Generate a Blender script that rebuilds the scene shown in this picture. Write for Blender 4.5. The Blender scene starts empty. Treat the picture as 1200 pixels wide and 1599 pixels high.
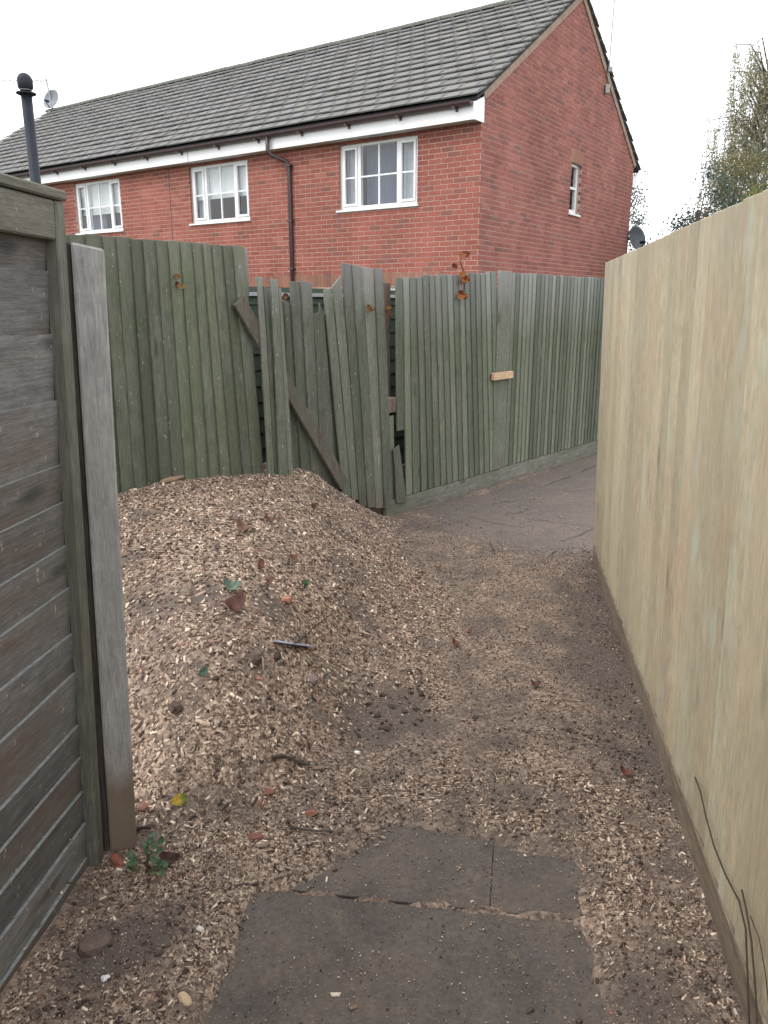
import bpy, math, random
import numpy as np
from mathutils import noise as mnoise, Vector
random.seed(7); rng = np.random.default_rng(7)
sc = bpy.context.scene
col = sc.collection
R_ = math.radians

# ------------------------------------------------------------------ camera, sky, sun, exposure
FPX, EYE = 1210.0, 1.55
PITCH = math.atan(320 / FPX)
cd = bpy.data.cameras.new("camera"); cam = bpy.data.objects.new("camera", cd); col.objects.link(cam)
cam.location = (0, 0, EYE); cam.rotation_euler = (math.pi / 2 - PITCH, 0, 0)
cd.sensor_fit = 'HORIZONTAL'; cd.sensor_width = 36; cd.lens = 36 * FPX / 1200
cd.clip_start = 0.05; cd.clip_end = 600
sc.camera = cam

w = bpy.data.worlds.new("World"); sc.world = w; w.use_nodes = True
wn = w.node_tree; wn.nodes.clear()
SUN_EL, SUN_AZ = 48, 235          # azimuth the light comes from, clockwise from +Y
sky = wn.nodes.new('ShaderNodeTexSky'); sky.sky_type = 'NISHITA'; sky.sun_disc = False
sky.sun_elevation = R_(SUN_EL); sky.sun_rotation = R_(SUN_AZ); sky.dust_density = 3
ov = wn.nodes.new('ShaderNodeMix'); ov.data_type = 'RGBA'; ov.inputs[0].default_value = 0.9
ov.inputs[7].default_value = (11.4, 11.5, 11.9, 1)      # the even white cloud layer over the clear sky
bg = wn.nodes.new('ShaderNodeBackground'); bg.inputs[1].default_value = 0.12
wo = wn.nodes.new('ShaderNodeOutputWorld')
wn.links.new(sky.outputs[0], ov.inputs[6]); wn.links.new(ov.outputs[2], bg.inputs[0]); wn.links.new(bg.outputs[0], wo.inputs[0])

sl = bpy.data.lights.new("sun", 'SUN'); sl.energy = 0.8; sl.angle = R_(25); sl.color = (1, 0.97, 0.93)
sun = bpy.data.objects.new("sun", sl); col.objects.link(sun)
sd = Vector((math.sin(R_(SUN_AZ)) * math.cos(R_(SUN_EL)), math.cos(R_(SUN_AZ)) * math.cos(R_(SUN_EL)), math.sin(R_(SUN_EL))))
sun.rotation_euler = sd.to_track_quat('Z', 'Y').to_euler(); sun.location = (0, 0, 20)

sc.view_settings.view_transform = 'Standard'; sc.view_settings.look = 'None'
sc.view_settings.exposure = 0.75; sc.view_settings.gamma = 1; sc.view_settings.use_curve_mapping = False
sc.cycles.max_bounces = 6; sc.cycles.diffuse_bounces = 3; sc.cycles.transparent_max_bounces = 8

# ------------------------------------------------------------------ measuring: photograph pixel -> point in the place
CAM = np.array([0, 0, EYE]); FW = np.array([0, math.cos(PITCH), -math.sin(PITCH)]); UP = np.array([0, math.sin(PITCH), math.cos(PITCH)])
def ray(px, py): return FW + np.array([1., 0, 0]) * (px - 600) / FPX + UP * (799.5 - py) / FPX
def gnd(px, py, z=0.0):
    d = ray(px, py); return CAM + d * ((z - EYE) / d[2])
def onplane(px, py, P, h):
    a = R_(h); n = np.array([math.cos(a), -math.sin(a), 0]); d = ray(px, py)
    return CAM + d * (np.dot(n, np.array(P) - CAM) / np.dot(n, d))
def atdist(px, py, y):
    d = ray(px, py); return CAM + d * (y / d[1])
def proj(P):
    v = np.asarray(P, float) - CAM; k = v @ FW
    return 600 + FPX * v[..., 0] / k, 799.5 - FPX * (v @ UP) / k

# ------------------------------------------------------------------ helpers
def tag(o, label=None, cat=None, group=None, kind=None):
    if label: o['label'] = label
    if cat: o['category'] = cat
    if group: o['group'] = group
    if kind: o['kind'] = kind
    return o
def empty(name, loc=(0, 0, 0), rz=0, label=None, cat=None, group=None, kind=None):
    o = bpy.data.objects.new(name, None); col.objects.link(o); o.location = tuple(loc); o.rotation_euler = (0, 0, rz)
    o.empty_display_size = .1
    return tag(o, label, cat, group, kind)
class MB:
    def __init__(s): s.v = []; s.f = []; s.c = []
    def add(s, vs, fs, c=None):
        b = len(s.v); s.v += [tuple(map(float, p)) for p in vs]; s.f += [tuple(i + b for i in f) for f in fs]
        s.c += [c or (1, 1, 1)] * len(vs); return s
    def hexa(s, p, c=None):          # p: 4 bottom (ccw from above) then 4 top
        return s.add(p, [(3, 2, 1, 0), (4, 5, 6, 7), (0, 1, 5, 4), (1, 2, 6, 5), (2, 3, 7, 6), (3, 0, 4, 7)], c)
    def box(s, x0, x1, y0, y1, z0, z1, c=None):
        return s.hexa([(x0, y0, z0), (x1, y0, z0), (x1, y1, z0), (x0, y1, z0), (x0, y0, z1), (x1, y0, z1), (x1, y1, z1), (x0, y1, z1)], c)
    def tube(s, pts, r, n=8, c=None):
        pts = [Vector(p) for p in pts]; rs = r if hasattr(r, '__len__') else [r] * len(pts)
        vs = []; fs = []; prev = None
        for i, p in enumerate(pts):
            t = (pts[min(i + 1, len(pts) - 1)] - pts[max(i - 1, 0)]).normalized()
            a = prev if prev else (Vector((0, 0, 1)) if abs(t.z) < .9 else Vector((1, 0, 0)))
            u = (a - t * a.dot(t)).normalized(); prev = u; v = t.cross(u)
            for k in range(n):
                q = 2 * math.pi * k / n; vs.append(p + (u * math.cos(q) + v * math.sin(q)) * rs[i])
        for i in range(len(pts) - 1):
            for k in range(n):
                k2 = (k + 1) % n; fs.append((i * n + k, i * n + k2, (i + 1) * n + k2, (i + 1) * n + k))
        fs.append(tuple(range(n))[::-1]); fs.append(tuple(range((len(pts) - 1) * n, len(pts) * n)))
        return s.add(vs, fs, c)
    def lathe(s, prof, n=16, c=None, M=None):       # prof: (r, z)
        vs = []; fs = []
        for r, z in prof:
            for k in range(n):
                q = 2 * math.pi * k / n; vs.append(Vector((r * math.cos(q), r * math.sin(q), z)))
        if M is not None: vs = [M @ v for v in vs]
        for i in range(len(prof) - 1):
            for k in range(n):
                k2 = (k + 1) % n; fs.append((i * n + k, i * n + k2, (i + 1) * n + k2, (i + 1) * n + k))
        return s.add(vs, fs, c)
    def mesh(s, name, mat):
        me = bpy.data.meshes.new(name); me.from_pydata(s.v, [], s.f)
        if mat: me.materials.append(mat)
        a = me.attributes.new('tint', 'FLOAT_COLOR', 'POINT')
        a.data.foreach_set('color', np.array([(*c, 1) for c in s.c], 'f').ravel())
        me.update(); return me
    def build(s, name, mat, parent=None, bevel=0, smooth=False):
        me = s.mesh(name, mat); o = bpy.data.objects.new(name, me); col.objects.link(o)
        if parent: o.parent = parent
        if smooth: me.polygons.foreach_set('use_smooth', [True] * len(me.polygons))
        if bevel:
            m = o.modifiers.new('bevel', 'BEVEL'); m.width = bevel; m.segments = 1; m.limit_method = 'ANGLE'
        return o
def np_obj(name, V, F, mat, parent=None, tint=None, smooth=False):   # F: (n,4) or (n,3) int array
    me = bpy.data.meshes.new(name); k = F.shape[1]
    me.vertices.add(len(V)); me.vertices.foreach_set('co', np.ascontiguousarray(V, 'f').ravel())
    me.loops.add(F.size); me.loops.foreach_set('vertex_index', np.ascontiguousarray(F, 'i').ravel())
    me.polygons.add(len(F)); me.polygons.foreach_set('loop_start', np.arange(0, F.size, k, dtype='i'))
    me.polygons.foreach_set('loop_total', np.full(len(F), k, 'i'))
    if smooth: me.polygons.foreach_set('use_smooth', np.ones(len(F), bool))
    me.materials.append(mat)
    if tint is not None:
        a = me.attributes.new('tint', 'FLOAT_COLOR', 'POINT')
        a.data.foreach_set('color', np.ascontiguousarray(np.c_[tint, np.ones(len(V))], 'f').ravel())
    me.update(calc_edges=True); me.validate()
    o = bpy.data.objects.new(name, me); col.objects.link(o)
    if parent: o.parent = parent
    return o

# ------------------------------------------------------------------ materials
class NT:
    def __init__(s, name, rough=.85, spec=.3):
        s.m = bpy.data.materials.new(name); s.m.use_nodes = True; s.t = s.m.node_tree
        s.b = s.t.nodes['Principled BSDF']; s.b.inputs['Roughness'].default_value = rough; s.b.inputs['Specular IOR Level'].default_value = spec
        s.co = s.t.nodes.new('ShaderNodeTexCoord'); s.oi = s.t.nodes.new('ShaderNodeObjectInfo')
    def n(s, ty, **k):
        x = s.t.nodes.new(ty)
        for a, v in k.items(): setattr(x, a, v)
        return x
    def set(s, sock, v):
        if isinstance(v, bpy.types.NodeSocket): s.t.links.new(v, sock)
        else: sock.default_value = v if not (isinstance(v, tuple) and len(v) == 3 and len(sock.default_value) == 4) else (*v, 1)
    def obj(s): return s.co.outputs['Object']
    def rnd(s): return s.oi.outputs['Random']
    def math(s, op, a, b=0.0, clamp=False):
        x = s.n('ShaderNodeMath', operation=op, use_clamp=clamp); s.set(x.inputs[0], a); s.set(x.inputs[1], b); return x.outputs[0]
    def vec(s, scale=(1, 1, 1), rand=0.0, src=None):
        mp = s.n('ShaderNodeMapping'); s.set(mp.inputs[0], src or s.obj()); mp.inputs[3].default_value = scale
        if not rand: return mp.outputs[0]
        r = s.math('MULTIPLY', s.rnd(), rand); va = s.n('ShaderNodeVectorMath', operation='ADD')
        s.set(va.inputs[0], mp.outputs[0]); s.set(va.inputs[1], r); return va.outputs[0]
    def noise(s, v, scale, detail=4, rough=.6, dist=0.0):
        x = s.n('ShaderNodeTexNoise'); s.set(x.inputs['Vector'], v); x.inputs['Scale'].default_value = scale
        x.inputs['Detail'].default_value = detail; x.inputs['Roughness'].default_value = rough; x.inputs['Distortion'].default_value = dist
        return x.outputs['Fac']
    def voro(s, v, scale, out='Distance', feature='F1', rand=1.0):
        x = s.n('ShaderNodeTexVoronoi', feature=feature); s.set(x.inputs['Vector'], v); x.inputs['Scale'].default_value = scale
        x.inputs['Randomness'].default_value = rand; return x.outputs[out]
    def ramp(s, f, stops, interp='LINEAR'):
        x = s.n('ShaderNodeValToRGB'); x.color_ramp.interpolation = interp; e = x.color_ramp.elements
        while len(e) < len(stops): e.new(.5)
        for i, (p, c) in enumerate(stops):
            e[i].position = p; e[i].color = (*c, 1) if isinstance(c, tuple) else (c, c, c, 1)
        s.set(x.inputs[0], f); return x.outputs[0]
    def mix(s, f, a, b, mode='MIX'):
        x = s.n('ShaderNodeMix', data_type='RGBA', blend_type=mode); s.set(x.inputs[0], f); s.set(x.inputs[6], a); s.set(x.inputs[7], b); return x.outputs[2]
    def range(s, v, a, b, c=0., d=1.):
        x = s.n('ShaderNodeMapRange'); s.set(x.inputs[0], v)
        for i, q in enumerate((a, b, c, d)): x.inputs[i + 1].default_value = q
        return x.outputs[0]
    def xyz(s, src=None):
        x = s.n('ShaderNodeSeparateXYZ'); s.set(x.inputs[0], src or s.obj()); return x.outputs
    def tint(s):
        x = s.n('ShaderNodeAttribute', attribute_name='tint'); return x.outputs['Color']
    def bump(s, h, strength=.3, dist=.01):
        x = s.n('ShaderNodeBump'); x.inputs['Strength'].default_value = strength; x.inputs['Distance'].default_value = dist
        s.set(x.inputs['Height'], h); s.t.links.new(x.outputs[0], s.b.inputs['Normal'])
    def col(s, c): s.set(s.b.inputs['Base Color'], c); return s
def flat(name, c, rough=.6, spec=.4, var=.12, scale=20, bump=0.0):
    t = NT(name, rough, spec); n = t.noise(t.vec(), scale, 5)
    t.col(t.mix(t.range(n, .3, .7), tuple(x * (1 - var) for x in c), tuple(min(1, x * (1 + var)) for x in c)))
    if bump: t.bump(n, bump)
    return t.m
def tinted(name, rough=.85, var=.25, scale=60, bump=.3, spec=.25, stain=0):
    t = NT(name, rough, spec); n = t.noise(t.vec(), scale, 5, .65)
    t.col(t.mix(1.0, t.tint(), t.ramp(n, [(.3, 1 - var), (.7, 1 + var)]), 'MULTIPLY'))
    if stain:
        ge = t.n('ShaderNodeNewGeometry'); q = t.noise(t.vec((1, 1, .45), 0, ge.outputs['Position']), 1.3, 6, .68)
        t.col(t.mix(1., t.b.inputs['Base Color'].links[0].from_socket, t.ramp(q, [(.32, 1 - stain), (.68, 1 + stain)]), 'MULTIPLY'))
    if bump: t.bump(n, bump, .006)
    return t.m
def wood(name, ca, cb, cc, along='z', algae=None, alg_amt=.5, top=None, base=None, flecks=None, knots=True, grain=1., rv=.35, thick=.012, soft=0., patch=None):
    """weathered timber: two wood tones in stretched grain, patches of a third, algae, bleached top, soil-stained foot"""
    t = NT(name, .9, .2)
    st = {'z': (1, 1, .05), 'x': (.05, 1, 1)}[along]
    big = t.vec({'z': (1, 1, .22), 'x': (.22, 1, 1)}[along], 19)
    gv = t.vec(st, 31)
    g = t.noise(gv, 48 * grain, 6, .68, .15); g2 = t.noise(gv, 210 * grain, 3, .6); g3 = t.noise(gv, 700 * grain, 2, .6)
    b = t.noise(big, 5, 5, .65)
    c = t.mix(t.range(g, .30 - .25 * soft, .70 + .25 * soft), ca, cb)
    mt = t.noise(t.vec({'z': (1, 1, .5), 'x': (.5, 1, 1)}[along], 23), 34, 6, .72); mb = t.noise(t.vec({'z': (1, 1, .4), 'x': (.4, 1, 1)}[along], 41), 9, 4, .6)
    c = t.mix(1., c, t.ramp(mt, [(.3, .74), (.7, 1.24)]), 'MULTIPLY'); c = t.mix(1., c, t.ramp(mb, [(.3, .84), (.7, 1.14)]), 'MULTIPLY')
    c = t.mix(t.range(b, .45, .72), c, cc)
    if knots:
        kv = t.voro(t.vec({'z': (1, 1, .35), 'x': (.35, 1, 1)}[along], 7), 6, 'Distance')
        c = t.mix(t.range(kv, .15, .05, 0, .8), c, tuple(x * .35 for x in ca))
    c = t.mix(1., c, t.ramp(g2, [(.3, .66 + .3 * soft), (.62, 1.16 - .1 * soft)]), 'MULTIPLY')
    c = t.mix(1., c, t.ramp(g3, [(.3, .74 + .2 * soft), (.68, 1.2 - .1 * soft)]), 'MULTIPLY')
    z = t.xyz()[2]
    if algae:
        a = t.noise(t.vec((1, 1, .3), 11), 3.2, 5, .7)
        a = t.math('MULTIPLY', t.range(a, .3, .62), alg_amt, True)
        c = t.mix(a, c, algae)
    if top:     # (colour, z from, z to, amount)
        zz = t.math('ADD', z, t.math('MULTIPLY', t.noise(t.vec((6, 6, .6), 5), 2, 3), .5)); zz = t.math('SUBTRACT', zz, .25)
        c = t.mix(t.range(zz, top[1], top[2], 0, top[3]), c, top[0])
    if base:
        zz = t.math('ADD', z, t.math('MULTIPLY', t.noise(t.vec((5, 5, 2), 3), 3, 4), base[2]))
        c = t.mix(t.range(zz, base[1] + base[2] * .8, base[1] + base[2] * .3, 0, base[3]), c, base[0])
    if patch:
        pn_ = t.noise(t.vec({'z': (1, 1, .22), 'x': (.22, 1, 1)}[along], 13), 9, 5, .7); c = t.mix(t.range(pn_, .56, .70, 0, .8), c, patch)
    if flecks:
        f = t.noise(t.vec((1, 1, .5)), 75, 2, .5); c = t.mix(t.range(f, .69, .74, 0, .8), c, flecks)
    c = t.mix(1., c, t.ramp(t.rnd(), [(0, 1 - rv), (1, 1 + rv * .6)]), 'MULTIPLY')
    t.col(c)
    t.bump(t.math('ADD', t.math('MULTIPLY', g, 1.0), t.math('MULTIPLY', t.math('ADD', g2, g3), .4)), .6, thick * .25)
    return t.m

GREEN = (.085, .108, .056)
m_panel_green = wood('green_fence_wood', (.112, .122, .088), (.182, .186, .148), (.150, .152, .132), algae=GREEN, alg_amt=.6, flecks=(.36, .35, .28), top=((.19, .19, .15), 1.6, 2.1, .5), rv=.34)
m_mid_green = wood('broken_fence_wood', (.118, .120, .096), (.222, .218, .184), (.175, .162, .138), algae=(.090, .116, .070), alg_amt=.6, flecks=(.40, .40, .34), top=((.31, .31, .31), 1.5, 1.95, .8), base=((.13, .10, .08), .15, .45, .65), rv=.36)
m_run_green = wood('weathered_fence_wood', (.122, .132, .094), (.212, .216, .170), (.165, .165, .135), algae=(.098, .122, .070), alg_amt=.6, flecks=(.34, .34, .3), top=((.32, .325, .32), 1.3, 2.05, .75), rv=.32)
m_brown_rail = wood('brown_rail_wood', (.115, .085, .068), (.175, .135, .112), (.10, .075, .06), rv=.2)
m_gravel = wood('gravel_board_wood', (.135, .128, .108), (.22, .205, .178), (.10, .105, .08), along='x', algae=(.085, .10, .06), alg_amt=.45, base=((.12, .085, .068), 0, .12, .8), rv=.2)
m_pale = wood('pale_new_wood', (.385, .308, .200), (.455, .378, .262), (.400, .300, .192), algae=(.425, .410, .300), alg_amt=.5, patch=(.43, .455, .365), base=((.24, .175, .12), .06, .36, .8), top=((.33, .29, .23), 1.55, 1.95, .5), rv=.15, grain=.8, soft=.45)
m_pale_base = wood('pale_gravel_board_wood', (.20, .155, .115), (.26, .205, .15), (.17, .13, .095), along='x', base=((.17, .12, .09), 0, .1, .7), rv=.1)
m_left = wood('dark_panel_wood', (.128, .124, .122), (.232, .226, .222), (.135, .098, .080), along='x', algae=(.110, .125, .118), alg_amt=.3, flecks=(.4, .34, .27), patch=(.125, .088, .070), rv=.25, soft=.3)
m_left_lit_edge = flat('painted_skylit_board_edge', (.22, .235, .225), .95, .1, .3, 60)  # pale tone paints in the sky light caught by the board ledges
m_left_frame = wood('panel_frame_wood', (.110, .108, .085), (.195, .190, .155), (.14, .13, .105), along='z', algae=(.118, .122, .100), alg_amt=.4, rv=.1)
m_left_cap = wood('panel_cap_wood', (.120, .112, .088), (.21, .195, .155), (.14, .13, .105), along='x', algae=(.122, .122, .10), alg_amt=.55, flecks=(.4, .34, .27), rv=.1)
m_post = wood('grey_post_wood', (.245, .240, .232), (.375, .368, .355), (.29, .275, .25), base=((.17, .125, .088), .26, .30, .9), rv=.0, thick=.02, soft=.6)
m_dark_side = wood('dark_post_wood', (.075, .062, .055), (.12, .10, .09), (.06, .05, .045), rv=.05)
m_shed = wood('green_shed_wood', (.045, .062, .048), (.075, .092, .074), (.055, .072, .05), along='x', algae=(.04, .06, .04), alg_amt=.5, rv=.2)
m_block = wood('fresh_cut_wood', (.50, .33, .21), (.60, .42, .28), (.47, .33, .22), along='x', rv=0)
m_mortar = flat('mortar', (.46, .33, .275), .95, .1, .2, 30, .3)
m_brick = tinted('red_brick', .92, .22, 55, .5, .15, .2)
m_tile = NT('roof_tile', .9, .2)
_n = m_tile.noise(m_tile.vec(), 26, 6, .7); _l = m_tile.noise(m_tile.vec((1, 1, 1)), 7, 5, .7); _f = m_tile.noise(m_tile.vec(), 90, 2)
_c = m_tile.mix(1., m_tile.tint(), m_tile.ramp(_n, [(.3, .75), (.7, 1.2)]), 'MULTIPLY')
_c = m_tile.mix(m_tile.range(_l, .48, .64, 0, .65), _c, (.155, .17, .115)); _c = m_tile.mix(m_tile.range(_f, .66, .71, 0, .75), _c, (.40, .42, .38))
m_tile.col(_c); m_tile.bump(_n, .4, .01); m_tile = m_tile.m
m_verge = flat('verge_mortar', (.32, .235, .18), .95, .1, .2, 12, .3)
m_pvc = flat('white_plastic', (.80, .81, .82), .35, .5, .03, 4)
m_pvc_gap = flat('window_gasket', (.06, .06, .07), .5, .4)
m_gutter = flat('brown_gutter_plastic', (.060, .038, .038), .4, .5, .15, 6)
m_soffit = flat('soffit', (.6, .6, .6), .6, .3, .05)
m_room = flat('dim_room', (.055, .05, .05), .9, .1)
m_room_red = flat('dim_red_room', (.20, .045, .035), .9, .1)
m_blind = flat('pale_blind_fabric', (.78, .79, .80), .9, .1, .05, 30)
m_curtain = flat('grey_blue_curtain', (.13, .155, .21), .9, .1, .15, 14)
m_net = flat('net_curtain', (.62, .65, .70), .9, .1, .08, 14)
t = NT('window_glass', .02, .5); t.t.nodes.remove(t.b)
_fr = t.n('ShaderNodeFresnel'); _fr.inputs[0].default_value = 1.75
_ge = t.n('ShaderNodeNewGeometry'); _ff = t.math('MULTIPLY', _fr.outputs[0], t.math('SUBTRACT', 1.0, _ge.outputs['Backfacing']))
_tr = t.n('ShaderNodeBsdfTransparent'); _tr.inputs[0].default_value = (.93, .95, .95, 1); _gl = t.n('ShaderNodeBsdfGlossy'); _gl.inputs['Roughness'].default_value = .03
_mx = t.n('ShaderNodeMixShader'); t.t.links.new(_ff, _mx.inputs[0]); t.t.links.new(_tr.outputs[0], _mx.inputs[1]); t.t.links.new(_gl.outputs[0], _mx.inputs[2])
t.t.links.new(_mx.outputs[0], t.t.nodes['Material Output'].inputs[0]); m_glass = t.m
m_black = flat('black_enamel', (.018, .022, .030), .55, .25, .2, 8)
m_metal = flat('grey_metal', (.32, .33, .34), .4, .5, .1)
m_dish = flat('dark_dish_mesh', (.075, .085, .10), .5, .4, .1)
m_dish_pale = flat('grey_dish', (.20, .215, .24), .5, .4, .1)
m_dish_white = flat('white_dish', (.7, .7, .7), .5, .4, .05)
m_chip = tinted('wood_chip', .9, .28, 140, .5, .2)
m_soil_bit = tinted('litter', .9, .2, 80, .4, .2)
m_leaf = tinted('leaf', .75, .4, 70, .4, .25)
_t = m_leaf.node_tree; _p = _t.nodes['Principled BSDF']; _tl = _t.nodes.new('ShaderNodeBsdfTranslucent'); _ms = _t.nodes.new('ShaderNodeMixShader'); _ms.inputs[0].default_value = .4
_t.links.new(_p.inputs['Base Color'].links[0].from_socket, _tl.inputs[0]); _t.links.new(_p.outputs[0], _ms.inputs[1]); _t.links.new(_tl.outputs[0], _ms.inputs[2]); _t.links.new(_ms.outputs[0], _t.nodes['Material Output'].inputs[0])
m_bark = flat('bark', (.12, .10, .085), .95, .1, .4, 25, .5)
m_birch_bark = flat('birch_bark', (.42, .40, .38), .9, .1, .4, 9, .3)

# ------------------------------------------------------------------ ground, litter, paths
def lerp(a, b, t): return a + (b - a) * t
def sstep(a, b, x): t = np.clip((x - a) / (b - a), 0, 1); return t * t * (3 - 2 * t)
def fbm(x, y, f, oct=4, seed=0):
    """cheap vectorised value noise, about -1..1"""
    out = np.zeros_like(x, float); amp = 1.; tot = 0
    for o in range(oct):
        xx = x * f + 17.3 * o + seed; yy = y * f - 9.1 * o + seed * 1.7
        xi = np.floor(xx); yi = np.floor(yy); u = xx - xi; v = yy - yi; u = u * u * (3 - 2 * u); v = v * v * (3 - 2 * v)
        def h(a, b):
            q = np.sin(a * 127.1 + b * 311.7 + o * 74.7 + seed) * 43758.5453; return q - np.floor(q)
        val = lerp(lerp(h(xi, yi), h(xi + 1, yi), u), lerp(h(xi, yi + 1), h(xi + 1, yi + 1), u), v)
        out += (val * 2 - 1) * amp; tot += amp; amp *= .5; f *= 2.03
    return out / tot
FP, FH = np.array([1.04, 6.85, 0]), 40.3            # green fence line: a point and its heading
FT = np.array([math.sin(R_(FH)), math.cos(R_(FH)), 0]); FN = np.array([math.cos(R_(FH)), -math.sin(R_(FH)), 0])
def fpl(px, py, off=0.0):                            # pixel -> (s, z) on the fence plane brought forward by off
    v = onplane(px, py, FP + FN * off, FH); return float((v - FP) @ FT), float(v[2])
def fworld(s, n, z): return FP + FT * s + FN * n + np.array([0, 0, z])
ctl = []
for q in [(185, 768), (240, 755), (300, 745), (350, 740), (412, 735), (480, 732)]:
    s_, z_ = fpl(*q); ctl += [fworld(s_, 0, z_), fworld(s_, -.5, z_)]
for q in [(508, 752), (540, 774), (572, 795), (592, 806)]:
    s_, z_ = fpl(*q); ctl += [fworld(s_, 0, max(z_, 0.02)), fworld(s_, -.5, max(z_, 0.02))]
ctl += [fworld(-4.3, 0, .64), fworld(-5, .3, .6), fworld(-5, -.5, .6)]
for px, py, z in [(200, 850, .57), (300, 830, .60), (400, 810, .585), (470, 800, .53), (530, 830, .34), (580, 850, .15), (620, 850, .05), (655, 835, .0),
                  (210, 950, .48), (300, 930, .52), (400, 920, .50), (480, 920, .41), (528, 940, .27), (580, 950, .19), (640, 920, .10), (700, 930, .03), (740, 950, 0),
                  (210, 1050, .34), (300, 1040, .38), (400, 1030, .35), (480, 1030, .27), (540, 1040, .13), (590, 1050, .11), (650, 1030, .06), (720, 1050, 0),
                  (215, 1150, .19), (300, 1150, .21), (400, 1150, .19), (480, 1140, .13), (560, 1130, .04), (640, 1120, .02), (700, 1120, 0),
                  (230, 1250, .07), (320, 1250, .08), (420, 1240, .06), (500, 1230, .035), (580, 1220, .01), (250, 1330, 0), (350, 1330, .01), (450, 1310, 0),
                  (800, 900, 0), (850, 1100, 0), (650, 1250, 0), (700, 1400, 0), (300, 1500, 0), (100, 1560, 0), (900, 1200, 0), (800, 780, 0), (900, 730, 0), (690, 810, 0), (640, 815, .0), (1000, 1300, 0), (1100, 1550, 0), (900, 950, 0)]:
    ctl.append(gnd(px, py, z))
ctl += [np.array(q) for q in [(-1.7, 2.2, .12), (-1.6, 3.0, .42), (-2.2, 3.6, .6), (-2.6, 2.4, .3), (-1.5, 1.4, 0), (-3, 1, 0), (3, 3, 0), (3, 8, 0), (2.5, 10, 0), (0, .3, 0), (-2, .3, 0), (2, .3, 0)]]
ctl = np.array(ctl)
def tps(r): return np.where(r > 1e-9, r * r * np.log(np.maximum(r, 1e-9)), 0)
_D = np.linalg.norm(ctl[:, None, :2] - ctl[None, :, :2], axis=2); _N = len(ctl)
_A = np.zeros((_N + 3, _N + 3)); _A[:_N, :_N] = tps(_D) + np.eye(_N) * .004; _A[:_N, _N:] = np.c_[np.ones(_N), ctl[:, :2]]; _A[_N:, :_N] = _A[:_N, _N:].T
_W = np.linalg.solve(_A, np.r_[ctl[:, 2], 0, 0, 0])
def mound(x, y):
    out = _W[_N] + _W[_N + 1] * x + _W[_N + 2] * y
    for i in range(_N): out = out + _W[i] * tps(np.hypot(x - ctl[i, 0], y - ctl[i, 1]))
    k = .03; return k * np.logaddexp(0, (out - .012) / k) * np.clip((out + .08) / .1, 0, 1)
def sdf_poly(x, y, P):                               # negative inside
    P = np.asarray(P); d = np.full(x.shape, 1e9); ins = np.zeros(x.shape, bool); n = len(P)
    for i in range(n):
        a, b = P[i], P[(i + 1) % n]; ex, ey = b - a; wx, wy = x - a[0], y - a[1]
        t = np.clip((wx * ex + wy * ey) / (ex * ex + ey * ey), 0, 1); d = np.minimum(d, np.hypot(wx - ex * t, wy - ey * t))
        c = ((a[1] > y) != (b[1] > y)) & (x < (b[0] - a[0]) * (y - a[1]) / (b[1] - a[1] + 1e-12) + a[0]); ins ^= c
    return np.where(ins, -d, d)
def gp(*pts): return [gnd(*p)[:2] for p in pts]
SLAB = gp((285, 1700), (330, 1545), (372, 1432), (395, 1385), (470, 1378), (530, 1352), (575, 1298), (612, 1280), (765, 1302), (905, 1335), (928, 1360), (942, 1480), (975, 1700))
ASPH = gp((655, 790), (760, 772), (860, 735), (935, 702)) + [np.array((3.6, 9.4)), np.array((3.4, 6.0)), np.array((1.9, 5.4))] + gp((933, 858), (850, 868), (770, 852), (700, 826))
CRACKS = [gp((729, 805), (768, 815), (816, 823)), gp((793, 800), (810, 800), (824, 793)), gp((853, 756), (870, 749), (890, 743)), gp((903, 737), (931, 725)),
          gp((822, 808), (860, 813), (905, 819)), gp((879, 844), (900, 836), (926, 823)), gp((867, 770), (900, 765), (930, 762)), gp((770, 786), (790, 781), (800, 783))]
def dist_lines(x, y, L):
    d = np.full(x.shape, 1e9)
    for P in L:
        for a, b in zip(P[:-1], P[1:]):
            ex, ey = b - a; wx, wy = x - a[0], y - a[1]; t = np.clip((wx * ex + wy * ey) / (ex * ex + ey * ey), 0, 1)
            d = np.minimum(d, np.hypot(wx - ex * t, wy - ey * t))
    return d
JOINT = gp((390, 1384), (520, 1398), (700, 1416), (936, 1440))
def litter(x, y, h=None):                            # top of the soil-and-chip layer
    h = mound(x, y) if h is None else h
    base = .010 + .005 * fbm(x, y, 2.2, 3, 5)
    wob = .045 * fbm(x, y, 5, 4, 3)
    base = base - .036 * sstep(.04, -.07, sdf_poly(x, y, SLAB) + wob * 1.15) - .05 * sstep(.2, -.2, sdf_poly(x, y, ASPH) + wob * 2)
    base = base + (.0258 + .013 * fbm(x, y, 11, 3, 14)) * sstep(.014, .001, dist_lines(x, y, [JOINT])) * sstep(.02, -.03, sdf_poly(x, y, SLAB))
    rough = .35 + .65 * sstep(0, .06, h)
    return h + base + rough * (.010 * fbm(x, y, 14, 3, 1) + .005 * fbm(x, y, 55, 3, 2)) + .022 * fbm(x, y, 3.2, 3, 8) * sstep(.05, .2, h)
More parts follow.
